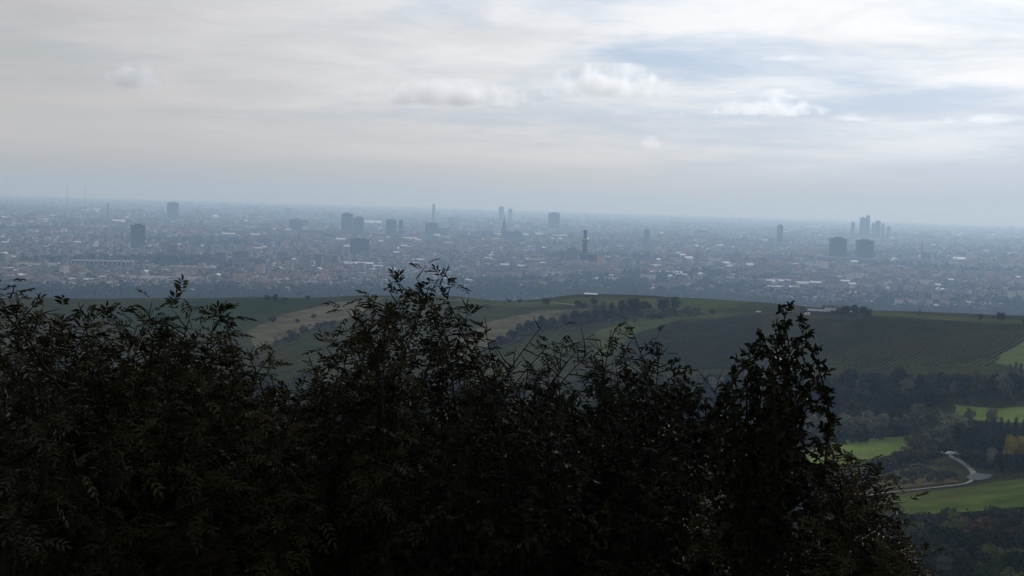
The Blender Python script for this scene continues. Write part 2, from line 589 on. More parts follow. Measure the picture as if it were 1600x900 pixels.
def crown_points(kind, g):
    """points of a crown for a tree 10 m tall, with outward directions"""
    P, D = [], []
    if kind == 'conifer':
        for k in range(11):
            h = 1.2 + 8.6 * k / 10
            r = 2.0 * (1 - k / 11.2) + .15
            for q in range(int(9 + 10 * (1 - k / 11))):
                a = g.uniform(0, 6.28); n = 10
                t = np.linspace(.25, 1, n) * g.uniform(.75, 1.1)
                p = np.stack([np.cos(a) * r * t, np.sin(a) * r * t, h - .55 * t * r * .5 + g.normal(0, .1, n)], 1)
                P.append(p); D.append(np.tile((np.cos(a), np.sin(a), .3), (n, 1)))
        return np.concatenate(P), np.concatenate(D)
    spec = {'round': (10, 4.3, 5.0, 4.9), 'tall': (10, 2.8, 5.2, 4.9), 'bush': (9, 4.9, 3.9, 4.6), 'spread': (12, 5.2, 5.2, 4.6), 'poplar': (9, 1.25, 5.2, 4.8)}[kind]
    nl, rx, cz, rz = spec
    for k in range(nl + 6):
        d = sphere_pts(1, g)[0]
        rr = g.uniform(.25, .72)
        c = np.array((d[0] * rx * rr, d[1] * rx * rr, cz + d[2] * rz * rr))
        lr = np.array((rx, rx, rz * .85)) * g.uniform(.26, .46)
        n = 120
        q = sphere_pts(n, g)
        q[:, 2] = np.abs(q[:, 2]) * np.where(g.random(n) < .78, 1, -1)
        P.append(c + q * lr * g.uniform(.72, 1.04, (n, 1))); D.append(q)
    P = np.concatenate(P); D = np.concatenate(D)
    return P, D


def tube(path, radii, sides=5):
    V, Fc = [], []
    path = [np.asarray(p, float) for p in path]
    for i, p in enumerate(path):
        t = path[min(i + 1, len(path) - 1)] - path[max(i - 1, 0)]
        t = t / (np.linalg.norm(t) + 1e-9)
        u = np.cross(t, (0.31, 0.95, 0.05)); u /= np.linalg.norm(u) + 1e-9
        w = np.cross(t, u)
        for k in range(sides):
            a = 2 * math.pi * k / sides
            V.append(p + (u * math.cos(a) + w * math.sin(a)) * radii[i])
        if i:
            b = (i - 1) * sides
            for k in range(sides):
                Fc.append((b + k, b + (k + 1) % sides, b + sides + (k + 1) % sides, b + sides + k))
    return V, Fc


def join_tubes(tubes):
    V, Fc = [], []
    for v, f in tubes:
        k = len(V)
        V += list(v); Fc += [tuple(k + i for i in q) for q in f]
    return V, Fc


M_bark = mat('bark', (0.035, 0.030, 0.024), (0.07, 0.06, 0.05), scale=3.0, detail=6)
LEAF = {
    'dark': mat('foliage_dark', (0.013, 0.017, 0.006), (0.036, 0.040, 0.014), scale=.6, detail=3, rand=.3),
    'grey': mat('foliage_greyish', (0.080, 0.082, 0.050), (0.185, 0.178, 0.115), scale=.6, detail=3, rand=.3),
    'olive': mat('foliage_olive', (0.045, 0.052, 0.014), (0.105, 0.11, 0.032), scale=.6, detail=3, rand=.3),
    'light': mat('foliage_light', (0.075, 0.11, 0.022), (0.14, 0.18, 0.04), scale=.6, detail=3, rand=.2),
    'yellow': mat('foliage_yellow', (0.20, 0.155, 0.015), (0.33, 0.26, 0.025), scale=.6, detail=3),
    'mustard': mat('foliage_mustard', (0.06, 0.052, 0.012), (0.11, 0.09, 0.02), scale=.6, detail=3),
    'brown': mat('foliage_russet', (0.050, 0.036, 0.020), (0.090, 0.066, 0.036), scale=.6, detail=3, rand=.3)}
PROTO = {}


def proto(kind, var, col):
    key = (kind, var, col)
    if key in PROTO: return PROTO[key]
    base = (kind, var, None)
    if base not in PROTO:
        g = np.random.default_rng(hash((len(kind) * 17 + ord(kind[0]), var)) % 99991)
        P, D = crown_points(kind, g)
        P[:, 2] = np.maximum(P[:, 2], .15)
        V, Fc = leaf_quads(P, {'conifer': .30, 'poplar': .3}.get(kind, .40), g, D, 1.5)
        th = {'bush': 3.4, 'conifer': 9.0}.get(kind, 5.2)
        tb = [tube([(0, 0, -.6), (.04, .03, th * .5), (.1, .02, th)], (.26, .2, .1))]
        for k in range(5):
            a = k * 1.256 + g.uniform(0, .8)
            r = {'poplar': .7, 'conifer': .9, 'tall': 1.5}.get(kind, 2.4)
            tb.append(tube([(.04, .03, th * .45), (math.cos(a) * r * .5, math.sin(a) * r * .5, th * .75), (math.cos(a) * r, math.sin(a) * r, th * 1.15)], (.12, .08, .03), 4))
        TV, TF = join_tubes(tb)
        PROTO[base] = (V, Fc, mesh_py('trunk', TV, TF, M_bark))
    V, Fc, tr = PROTO[base]
    PROTO[key] = (mesh_np('crown', V, Fc, LEAF[col]), tr)
    return PROTO[key]


NT = 0


def tree(px, py, hpx, kind, col, label, group=None, name='tree', wid=1.0, cat='tree', p=None):
    """a tree whose foot shows at pixel (px, py), hpx pixels tall"""
    global NT
    NT += 1
    if p is None: p, d = hit(px, py)
    else: d = math.hypot(p[0], p[1])
    h = hpx * d / F
    cr, tr = proto(kind, NT % 3, col)
    s = h / (8.6 if kind == 'bush' else 10.0)
    w = wid * rng.uniform(.9, 1.12)
    e = empty(name, (p[0], p[1], p[2] - .1 * s), rng.uniform(0, 6.28), (s * w, s * w, s))
    tag(e, label, cat, group)
    link('trunk', tr, e)
    link('crown', cr, e)
    return e


# the crest: single trees and thickets that the photograph shows one by one
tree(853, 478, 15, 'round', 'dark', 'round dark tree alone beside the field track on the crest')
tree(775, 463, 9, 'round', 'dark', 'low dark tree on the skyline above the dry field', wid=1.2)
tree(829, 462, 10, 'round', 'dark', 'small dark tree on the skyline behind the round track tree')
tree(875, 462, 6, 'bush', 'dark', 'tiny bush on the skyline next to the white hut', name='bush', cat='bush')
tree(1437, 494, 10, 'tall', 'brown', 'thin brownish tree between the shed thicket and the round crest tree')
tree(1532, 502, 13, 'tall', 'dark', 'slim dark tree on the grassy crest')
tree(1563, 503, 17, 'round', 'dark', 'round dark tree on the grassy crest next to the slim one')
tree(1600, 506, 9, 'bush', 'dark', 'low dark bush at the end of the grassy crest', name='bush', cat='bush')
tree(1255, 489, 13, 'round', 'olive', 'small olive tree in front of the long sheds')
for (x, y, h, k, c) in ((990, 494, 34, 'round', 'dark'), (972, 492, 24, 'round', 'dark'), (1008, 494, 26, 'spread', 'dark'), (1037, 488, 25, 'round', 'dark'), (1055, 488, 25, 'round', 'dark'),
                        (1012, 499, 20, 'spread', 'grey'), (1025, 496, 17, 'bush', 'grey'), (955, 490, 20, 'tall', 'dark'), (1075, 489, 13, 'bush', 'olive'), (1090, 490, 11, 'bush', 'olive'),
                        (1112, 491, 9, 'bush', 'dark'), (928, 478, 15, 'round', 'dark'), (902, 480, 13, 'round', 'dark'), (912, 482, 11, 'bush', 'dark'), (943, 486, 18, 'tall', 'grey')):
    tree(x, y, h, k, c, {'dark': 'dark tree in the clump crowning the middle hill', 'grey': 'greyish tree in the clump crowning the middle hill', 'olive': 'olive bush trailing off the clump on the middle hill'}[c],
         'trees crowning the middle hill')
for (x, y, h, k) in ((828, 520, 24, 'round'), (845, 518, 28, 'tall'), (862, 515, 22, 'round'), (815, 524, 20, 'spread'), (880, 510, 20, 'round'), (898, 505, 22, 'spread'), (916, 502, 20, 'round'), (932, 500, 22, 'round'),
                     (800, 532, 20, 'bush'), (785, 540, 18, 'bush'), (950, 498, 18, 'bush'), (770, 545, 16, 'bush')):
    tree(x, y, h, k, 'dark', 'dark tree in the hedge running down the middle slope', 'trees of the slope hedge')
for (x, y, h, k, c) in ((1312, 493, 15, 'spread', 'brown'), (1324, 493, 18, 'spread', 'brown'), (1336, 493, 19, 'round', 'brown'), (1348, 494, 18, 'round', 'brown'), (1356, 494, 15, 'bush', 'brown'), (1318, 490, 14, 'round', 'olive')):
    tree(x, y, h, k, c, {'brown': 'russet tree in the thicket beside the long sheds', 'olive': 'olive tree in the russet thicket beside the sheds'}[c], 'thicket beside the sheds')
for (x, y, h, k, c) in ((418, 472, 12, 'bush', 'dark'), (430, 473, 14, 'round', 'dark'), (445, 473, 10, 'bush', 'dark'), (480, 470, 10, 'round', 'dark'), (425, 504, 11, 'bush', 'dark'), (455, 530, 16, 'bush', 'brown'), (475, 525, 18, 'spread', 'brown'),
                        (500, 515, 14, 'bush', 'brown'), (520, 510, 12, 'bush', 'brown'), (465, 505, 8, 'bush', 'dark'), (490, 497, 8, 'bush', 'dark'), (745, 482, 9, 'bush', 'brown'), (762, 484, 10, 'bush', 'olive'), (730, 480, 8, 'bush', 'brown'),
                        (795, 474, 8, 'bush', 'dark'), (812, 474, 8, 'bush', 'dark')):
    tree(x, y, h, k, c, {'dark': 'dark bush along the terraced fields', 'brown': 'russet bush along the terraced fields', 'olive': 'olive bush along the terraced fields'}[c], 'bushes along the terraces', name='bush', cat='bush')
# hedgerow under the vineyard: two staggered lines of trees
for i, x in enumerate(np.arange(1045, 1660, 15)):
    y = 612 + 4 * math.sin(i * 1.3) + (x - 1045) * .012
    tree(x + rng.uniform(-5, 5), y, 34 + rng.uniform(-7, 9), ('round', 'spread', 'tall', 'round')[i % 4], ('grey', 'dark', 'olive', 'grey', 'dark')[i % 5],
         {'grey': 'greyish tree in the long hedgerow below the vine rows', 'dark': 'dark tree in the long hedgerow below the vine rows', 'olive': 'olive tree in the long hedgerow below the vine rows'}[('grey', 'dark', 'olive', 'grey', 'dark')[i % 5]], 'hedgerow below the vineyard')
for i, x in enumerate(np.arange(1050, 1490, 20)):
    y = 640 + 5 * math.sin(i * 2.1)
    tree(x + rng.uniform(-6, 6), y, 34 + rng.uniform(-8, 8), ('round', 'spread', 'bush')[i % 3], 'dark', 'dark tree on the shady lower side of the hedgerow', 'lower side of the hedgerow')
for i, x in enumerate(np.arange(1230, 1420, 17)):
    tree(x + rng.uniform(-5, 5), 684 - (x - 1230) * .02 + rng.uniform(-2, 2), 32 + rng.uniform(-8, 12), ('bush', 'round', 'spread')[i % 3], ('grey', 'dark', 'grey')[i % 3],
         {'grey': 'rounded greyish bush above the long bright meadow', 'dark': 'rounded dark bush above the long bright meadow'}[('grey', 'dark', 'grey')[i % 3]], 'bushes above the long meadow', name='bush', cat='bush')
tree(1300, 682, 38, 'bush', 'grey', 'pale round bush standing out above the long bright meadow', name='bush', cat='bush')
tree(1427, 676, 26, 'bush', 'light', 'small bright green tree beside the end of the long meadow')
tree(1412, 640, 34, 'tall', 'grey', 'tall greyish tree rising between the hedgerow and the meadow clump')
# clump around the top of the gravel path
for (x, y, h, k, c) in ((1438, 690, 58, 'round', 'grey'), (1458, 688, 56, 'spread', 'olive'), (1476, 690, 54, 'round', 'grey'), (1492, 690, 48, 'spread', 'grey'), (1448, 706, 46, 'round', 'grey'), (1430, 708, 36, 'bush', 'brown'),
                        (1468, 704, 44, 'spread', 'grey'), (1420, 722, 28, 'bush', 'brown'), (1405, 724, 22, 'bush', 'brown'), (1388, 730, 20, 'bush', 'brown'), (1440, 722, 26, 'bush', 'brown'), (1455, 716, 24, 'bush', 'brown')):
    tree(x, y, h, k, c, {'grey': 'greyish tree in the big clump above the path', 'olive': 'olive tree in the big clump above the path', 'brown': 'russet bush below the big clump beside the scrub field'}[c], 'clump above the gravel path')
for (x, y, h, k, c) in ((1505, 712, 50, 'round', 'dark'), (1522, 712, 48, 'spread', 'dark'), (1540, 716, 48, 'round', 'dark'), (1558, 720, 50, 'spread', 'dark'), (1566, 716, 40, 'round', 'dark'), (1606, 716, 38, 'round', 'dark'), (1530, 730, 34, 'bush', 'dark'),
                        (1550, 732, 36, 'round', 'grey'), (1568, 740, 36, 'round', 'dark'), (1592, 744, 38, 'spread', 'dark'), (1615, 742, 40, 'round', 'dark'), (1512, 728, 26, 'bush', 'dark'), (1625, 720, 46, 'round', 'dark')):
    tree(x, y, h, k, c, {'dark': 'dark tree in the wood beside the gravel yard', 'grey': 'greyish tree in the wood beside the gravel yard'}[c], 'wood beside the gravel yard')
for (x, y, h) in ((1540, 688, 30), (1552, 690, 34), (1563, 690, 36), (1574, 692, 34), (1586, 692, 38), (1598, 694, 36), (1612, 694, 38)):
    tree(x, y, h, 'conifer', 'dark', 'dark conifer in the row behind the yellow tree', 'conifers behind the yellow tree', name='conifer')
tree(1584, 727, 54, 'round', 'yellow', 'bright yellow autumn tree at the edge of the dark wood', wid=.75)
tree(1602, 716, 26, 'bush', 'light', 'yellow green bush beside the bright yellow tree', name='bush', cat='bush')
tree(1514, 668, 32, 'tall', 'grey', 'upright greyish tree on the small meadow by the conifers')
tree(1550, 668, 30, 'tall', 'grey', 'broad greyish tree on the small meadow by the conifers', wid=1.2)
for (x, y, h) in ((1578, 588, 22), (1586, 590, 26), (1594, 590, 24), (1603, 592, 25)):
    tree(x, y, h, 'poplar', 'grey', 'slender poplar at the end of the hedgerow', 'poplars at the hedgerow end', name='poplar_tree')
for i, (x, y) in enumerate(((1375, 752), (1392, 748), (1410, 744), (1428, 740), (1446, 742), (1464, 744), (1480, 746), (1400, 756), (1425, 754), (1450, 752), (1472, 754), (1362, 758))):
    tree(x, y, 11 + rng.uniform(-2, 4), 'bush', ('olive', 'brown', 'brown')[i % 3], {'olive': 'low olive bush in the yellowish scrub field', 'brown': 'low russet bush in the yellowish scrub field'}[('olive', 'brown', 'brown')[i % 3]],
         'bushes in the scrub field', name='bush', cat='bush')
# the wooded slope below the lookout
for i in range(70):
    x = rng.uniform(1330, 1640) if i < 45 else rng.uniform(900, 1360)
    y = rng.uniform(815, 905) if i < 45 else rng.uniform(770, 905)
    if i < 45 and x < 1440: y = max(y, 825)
    h = rng.uniform(38, 66)
    c = ('dark', 'brown', 'dark', 'olive', 'dark')[i % 5]
    tree(x, y + h * .6, h, ('round', 'spread', 'bush')[i % 3], c, {'dark': 'dark tree on the wooded slope under the lookout', 'brown': 'russet tree on the wooded slope under the lookout', 'olive': 'olive tree on the wooded slope under the lookout'}[c],
         'trees on the wooded slope', wid=1.15)
tree(1490, 818, 20, 'bush', 'light', 'yellow green bush at the foot of the grass slope', name='bush', cat='bush')
tree(1550, 912, 40, 'bush', 'mustard', 'dull yellow bush low on the wooded slope', name='bush', cat='bush', wid=1.3)


# low scrub that fills the valley between the trees, too tangled to count
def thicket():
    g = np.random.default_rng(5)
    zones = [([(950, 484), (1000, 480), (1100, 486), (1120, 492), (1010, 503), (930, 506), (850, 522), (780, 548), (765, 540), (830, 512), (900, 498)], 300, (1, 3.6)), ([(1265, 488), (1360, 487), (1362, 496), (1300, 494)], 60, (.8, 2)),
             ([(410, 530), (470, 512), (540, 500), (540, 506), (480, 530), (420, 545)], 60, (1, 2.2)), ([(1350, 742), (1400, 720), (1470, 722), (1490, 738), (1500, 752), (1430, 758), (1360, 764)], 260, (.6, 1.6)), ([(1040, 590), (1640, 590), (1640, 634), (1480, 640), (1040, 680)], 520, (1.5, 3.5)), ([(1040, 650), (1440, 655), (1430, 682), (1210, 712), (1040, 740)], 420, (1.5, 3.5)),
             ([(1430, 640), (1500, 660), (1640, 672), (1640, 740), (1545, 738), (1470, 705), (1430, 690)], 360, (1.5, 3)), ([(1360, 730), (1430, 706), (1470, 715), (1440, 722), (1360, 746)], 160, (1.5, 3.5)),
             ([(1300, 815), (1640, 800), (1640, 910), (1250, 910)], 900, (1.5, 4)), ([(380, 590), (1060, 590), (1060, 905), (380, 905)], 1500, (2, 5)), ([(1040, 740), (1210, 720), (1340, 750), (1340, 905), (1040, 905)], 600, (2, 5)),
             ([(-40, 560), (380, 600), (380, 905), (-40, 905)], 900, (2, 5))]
    C, D, Z = [], [], []
    for poly, n, (s0, s1) in zones:
        xs = [p[0] for p in poly]; ys = [p[1] for p in poly]
        k = 0
        while k < n:
            x, y = g.uniform(min(xs), max(xs)), g.uniform(min(ys), max(ys))
            if not inside(poly, x, y): continue
            k += 1
            p, d = hit(x, y)
            r = g.uniform(s0, s1)
            q = sphere_pts(42, g); q[:, 2] = np.abs(q[:, 2])
            C.append(p + q * np.array((r, r, r * .9)) * g.uniform(.6, 1.05, (42, 1))); D.append(q); Z.append(np.full(42, r * .22))
    C = np.concatenate(C); D = np.concatenate(D)
    V, Fc = leaf_quads(C, np.concatenate(Z), g, D, 1.5)
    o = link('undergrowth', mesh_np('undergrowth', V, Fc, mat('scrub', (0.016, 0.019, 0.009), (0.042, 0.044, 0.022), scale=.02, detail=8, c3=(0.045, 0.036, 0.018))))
    tag(o, 'tangled dark scrub filling the valley between trees and meadows', kind='stuff')


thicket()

# ------------------------------------------------------------------ sheds, hut and cars on the crest
M_white = mat('white_plaster', (0.40, 0.39, 0.38), (0.52, 0.51, 0.49), scale=.2)
M_cream = mat('cream_plaster', (0.27, 0.25, 0.21), (0.36, 0.33, 0.28), scale=.2)
M_greyw = mat('grey_plaster', (0.14, 0.145, 0.155), (0.22, 0.22, 0.23), scale=.2)
M_pinkw = mat('rose_plaster', (0.33, 0.24, 0.20), (0.42, 0.31, 0.26), scale=.2)
M_red = mat('red_tiles', (0.14, 0.070, 0.052), (0.20, 0.105, 0.078), scale=.3)
M_brown = mat('brown_tiles', (0.10, 0.062, 0.045), (0.16, 0.10, 0.075), scale=.3)
M_slate = mat('dark_roofing', (0.055, 0.058, 0.065), (0.10, 0.10, 0.11), scale=.3)
M_metal = mat('pale_sheet_roofing', (0.62, 0.63, 0.65), (0.80, 0.80, 0.80), scale=.1, rough=.45, spec=.5)
M_glass = mat('dark_glazing', (0.03, 0.035, 0.045), (0.06, 0.07, 0.085), scale=.1, rough=.25, spec=.5)
M_dark = mat('dark_cladding', (0.035, 0.04, 0.05), (0.06, 0.065, 0.075), scale=.05, rough=.6)
M_far = mat('haze_tinted_facade', (0.13, 0.14, 0.165), (0.19, 0.20, 0.23), scale=.03)  # extra haze put into the base colour so the distant towers fade
M_black = mat('black_cladding', (0.010, 0.012, 0.016), (0.020, 0.022, 0.028), scale=.05, rough=.7)
M_conc = mat('concrete', (0.22, 0.22, 0.21), (0.32, 0.31, 0.30), scale=.1)
M_shed = mat('dull_sheet_roofing', (0.20, 0.21, 0.22), (0.34, 0.34, 0.34), scale=.3)
M_wood = mat('weathered_boards', (0.05, 0.042, 0.035), (0.09, 0.075, 0.06), scale=.5)
M_gold = mat('gilded_panels', (0.16, 0.13, 0.08), (0.26, 0.21, 0.12), scale=.1, rough=.22, metal=.9)


def face_cam(p, off=0.0):
    return -math.atan2(p[0], p[1]) + off


def shed(px, py, w, l, h, rh, label, wallm, roofm, name='shed', off=0.0, cat='shed'):
    p, d = hit(px, py)
    e = empty(name, p - np.array((0, 0, .3)), face_cam(p, off))
    tag(e, label, cat)
    MB().box(-w / 2, w / 2, -l / 2, l / 2, 0, h).build('wall', wallm, e)
    MB().gable(w, l, h + .003, rh, .6).build('roof', roofm, e)
    for k in range(max(1, int(w / 9))):
        x = -w / 2 + (k + .5) * w / max(1, int(w / 9))
        MB().box(x - 1.3, x + 1.3, -l / 2 - .06, -l / 2 - .003, .3, h * .75).build('door', M_wood, e)
    return e


shed(1279, 490, 17, 8, 2.6, 1.6, 'long low shed with pale roof standing before the russet thicket', M_wood, M_shed, off=.1)
shed(1303, 489, 14, 7, 2.6, 1.8, 'shorter shed with pale roof between long shed and thicket', M_wood, M_shed, off=-.15)
shed(1294, 488, 10, 6, 4.0, 2.2, 'dark gabled barn rising between the two pale roofed sheds', M_dark, M_slate, name='barn', cat='barn')
shed(923, 463, 12, 5, 2.4, 1.2, 'small hut with white roof on the skyline above the vineyards', M_wood, M_metal, name='hut', cat='hut')
shed(1335, 491, 6, 4, 2.2, 1.0, 'little pale roofed shelter half hidden in the russet thicket', M_wood, M_metal, name='shelter', cat='shelter')


def car(px, py, paint, label, rot=0.0, van=False, p=None):
    if p is None: p, d = hit(px, py)
    e = empty('parked_car', (p[0], p[1], p[2] + .35), face_cam(p, rot))
    tag(e, label, 'car')
    L, Wd, H = (4.8, 1.9, 2.1) if van else (4.3, 1.75, 1.45)
    prof = [(-L / 2, .35), (-L / 2, .85), (-L * .33, .95), (-L * .2, H * .97), (L * .22, H), (L * .40, .98), (L / 2, .85), (L / 2, .35)]
    if van: prof = [(-L / 2, .35), (-L / 2, 1.0), (-L * .36, 1.15), (-L * .24, H * .98), (L * .47, H), (L / 2, 1.2), (L / 2, .35)]
    n = len(prof)
    V = [(x, -Wd / 2 * (.86 if z > 1.1 else 1), z) for x, z in prof] + [(x, Wd / 2 * (.86 if z > 1.1 else 1), z) for x, z in prof]
    Fc = [tuple(range(n)), tuple(reversed(range(n, 2 * n)))] + [((i + 1) % n, i, n + i, n + (i + 1) % n) for i in range(n)]
    link('body', mesh_py('body', V, Fc, paint), e)
    for sy in (-1, 1):
        MB().box(-L * .15, L * .2, sy * (Wd / 2 * .9) - .06, sy * (Wd / 2 * .9) + .06, 1.0, H * .92).build('window', M_glass, e)
        for sx in (-L * .31, L * .31):
            wv = [(sx + .33 * math.cos(t), sy * (Wd / 2 - .08) + q * .1, .33 + .33 * math.sin(t)) for q in (-1, 1) for t in np.linspace(0, 6.283, 13)[:-1]]
            wf = [tuple(range(12)), tuple(reversed(range(12, 24)))] + [((i + 1) % 12, i, 12 + i, 12 + (i + 1) % 12) for i in range(12)]
            link('wheel', mesh_py('wheel', wv, wf, M_dark), e)


M_carw = mat('white_car_paint', (0.7, 0.7, 0.7), rough=.3, spec=.5)
M_carg = mat('silver_car_paint', (0.45, 0.46, 0.48), rough=.3, spec=.5)
M_card = mat('dark_car_paint', (0.03, 0.035, 0.045), rough=.3, spec=.5)
car(1261, 493, M_carw, 'white van parked in front of the long low shed', .1, van=True)
car(1185, 489, M_carw, 'white car alone on the field track', .2)
car(1257, 475, M_carg, 'silver car parked on the skyline beyond the sheds', .1, p=hit(1257, 480)[0])
car(1484, 712, M_carw, 'white car parked in the trees above the gravel path', .3)
car(1493, 712, M_carg, 'silver car parked in the trees beside the white one', .3)


# ------------------------------------------------------------------ the city: buildings that stand out
def base_at(px, py=None, d=None):
    """foot on the plain: from the row where it meets the ground, or at a given distance when its foot is hidden"""
    if d is None: return on_plain(px, py)
    v = ray(px, eye_y(px) + EYE * F / d)
    return np.array((v[0] * d, v[1] * d, 0.0)), d


def finish(e, p):
    e.location.z = zof(p[0], p[1]) - .5


def tower(px, ybase, wpx, hpx, label, wallm, name='tower_block', cat='tower block', dep=.6, off=0.0, d=None, floors=12, roofm=None, glassm=None, group=None, plant=True, ytop=None):
    p, d = base_at(px, ybase, d)
    if ytop is not None: hpx = (eye_y(px) + EYE * F / d) - ytop
    w, h = wpx * d / F, hpx * d / F
    l = w * dep
    e = empty(name, p, face_cam(p, off)); finish(e, p)
    tag(e, label, cat, group)
    MB().box(-w / 2, w / 2, -l / 2, l / 2, 0, h).build('wall', wallm, e)
    r = MB().box(-w / 2 - .4, w / 2 + .4, -l / 2 - .4, l / 2 + .4, h + .003, h + 1.2).build('roof', roofm or M_conc, e)
    if plant:
        MB().box(-w * .22, w * .25, -l * .25, l * .25, h + 1.203, h + 1.2 + max(3, h * .05)).build('plant_room', roofm or M_conc, r)
    fh = h / (floors + 1)
    bm = MB().box(-w / 2 * .94, w / 2 * .94, -l / 2 - .15, -l / 2 - .003, 0, fh * .5).mesh('window_band', glassm or M_glass)
    bs = MB().box(-w / 2 - .15, -w / 2 - .003, -l / 2 * .92, l / 2 * .92, 0, fh * .5).mesh('window_band', glassm or M_glass)
    for k in range(floors):
        for q, b in enumerate((bm, bs)):
            o = link('window_band', b, e); o.location.z = fh * (k + .6)
    return e


tower(215, 386, 20, 34, 'dark slab tower standing alone above low roofs', M_dark, dep=.45, off=.35, floors=16, roofm=M_dark)
tower(562, 397, 29, 24, 'broad dark office block in the middle of the city', M_dark, cat='office block', name='office_block', dep=.7, floors=9, roofm=M_dark)
tower(258, 399, 9, 22, 'slim pale tower with bright side near the dark slab tower', M_cream, floors=14, dep=.8, off=.5)
tower(270, 402, 11, 20, 'pale grey tower just in front of the slim pale one', M_greyw, floors=12, dep=.8, off=.2)
tower(281, 405, 9, 16, 'shorter grey tower in the group near the slim pale one', M_greyw, floors=10, dep=.8, off=.4)
tower(375, 418, 24, 27, 'pale concrete apartment tower with wide front', M_conc, floors=12, dep=.5, off=.15)
tower(345, 412, 18, 19, 'grey blue apartment block beside the wide concrete tower', M_greyw, floors=9, dep=.6, off=-.2)
tower(478, 422, 12, 27, 'slim brown tower rising behind red roofs', M_pinkw, floors=12, dep=.8, off=.3)
tower(497, 416, 9, 20, 'pale grey slab tower next to the slim brown one', M_greyw, floors=10, dep=.7)
tower(510, 417, 9, 20, 'pale slab tower second from the slim brown one', M_conc, floors=10, dep=.7)
tower(523, 417, 9, 19, 'pale slab tower third from the slim brown one', M_greyw, floors=10, dep=.7)
tower(442, 408, 15, 16, 'grey apartment block behind the slim brown tower', M_greyw, floors=8)
tower(606, 428, 8, 12, 'small white apartment block behind the leafy tree top', M_white, floors=6, off=.3)
tower(943, 411, 20, 11, 'pale block standing beside the power plant', M_white, floors=5, dep=.5, off=-.2)
tower(730, 430, 26, 14, 'cream apartment block with flat roof beyond the tree top', M_cream, floors=6, dep=.5)
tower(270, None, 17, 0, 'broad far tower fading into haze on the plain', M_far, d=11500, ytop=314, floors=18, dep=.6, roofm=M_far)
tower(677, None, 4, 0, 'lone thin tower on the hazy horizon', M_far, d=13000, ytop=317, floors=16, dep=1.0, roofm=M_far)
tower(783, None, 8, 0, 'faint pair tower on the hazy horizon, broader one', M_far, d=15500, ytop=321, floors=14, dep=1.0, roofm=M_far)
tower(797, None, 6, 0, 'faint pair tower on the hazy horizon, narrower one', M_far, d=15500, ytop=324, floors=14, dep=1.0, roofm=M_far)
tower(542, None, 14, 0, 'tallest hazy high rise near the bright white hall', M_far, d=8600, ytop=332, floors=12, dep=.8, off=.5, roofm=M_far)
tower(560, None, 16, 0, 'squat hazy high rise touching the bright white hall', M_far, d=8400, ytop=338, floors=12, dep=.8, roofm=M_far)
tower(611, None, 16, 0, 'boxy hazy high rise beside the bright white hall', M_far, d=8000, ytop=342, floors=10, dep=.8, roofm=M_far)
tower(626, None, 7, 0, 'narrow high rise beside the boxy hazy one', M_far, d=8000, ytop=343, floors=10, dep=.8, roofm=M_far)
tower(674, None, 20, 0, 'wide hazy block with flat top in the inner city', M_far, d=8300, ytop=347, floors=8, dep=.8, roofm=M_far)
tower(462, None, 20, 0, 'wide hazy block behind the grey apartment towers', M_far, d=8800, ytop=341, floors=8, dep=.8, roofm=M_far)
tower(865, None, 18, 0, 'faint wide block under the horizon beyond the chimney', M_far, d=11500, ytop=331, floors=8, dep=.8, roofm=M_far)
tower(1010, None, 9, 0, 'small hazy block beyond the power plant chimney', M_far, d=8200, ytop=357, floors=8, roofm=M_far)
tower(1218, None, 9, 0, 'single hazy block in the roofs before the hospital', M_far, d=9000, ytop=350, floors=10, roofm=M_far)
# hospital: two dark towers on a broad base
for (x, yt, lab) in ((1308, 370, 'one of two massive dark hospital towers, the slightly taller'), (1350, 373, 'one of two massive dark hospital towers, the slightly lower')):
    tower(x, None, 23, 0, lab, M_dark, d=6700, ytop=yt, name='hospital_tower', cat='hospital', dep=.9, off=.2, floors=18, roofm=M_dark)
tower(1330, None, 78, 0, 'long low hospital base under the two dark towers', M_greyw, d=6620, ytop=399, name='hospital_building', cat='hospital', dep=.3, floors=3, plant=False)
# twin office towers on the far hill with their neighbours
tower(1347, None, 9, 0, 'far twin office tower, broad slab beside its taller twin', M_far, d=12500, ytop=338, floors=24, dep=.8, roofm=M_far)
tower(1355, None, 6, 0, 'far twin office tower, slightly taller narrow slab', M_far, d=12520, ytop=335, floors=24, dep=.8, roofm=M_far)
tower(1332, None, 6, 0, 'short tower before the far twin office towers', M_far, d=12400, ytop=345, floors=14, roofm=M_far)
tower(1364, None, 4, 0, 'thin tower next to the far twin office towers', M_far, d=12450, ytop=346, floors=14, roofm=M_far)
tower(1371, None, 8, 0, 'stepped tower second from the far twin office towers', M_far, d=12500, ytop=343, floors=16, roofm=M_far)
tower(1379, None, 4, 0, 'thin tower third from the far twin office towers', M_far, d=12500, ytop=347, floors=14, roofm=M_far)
tower(1388, None, 6, 0, 'lowest tower at the end of the far office row', M_far, d=12500, ytop=351, floors=10, roofm=M_far)


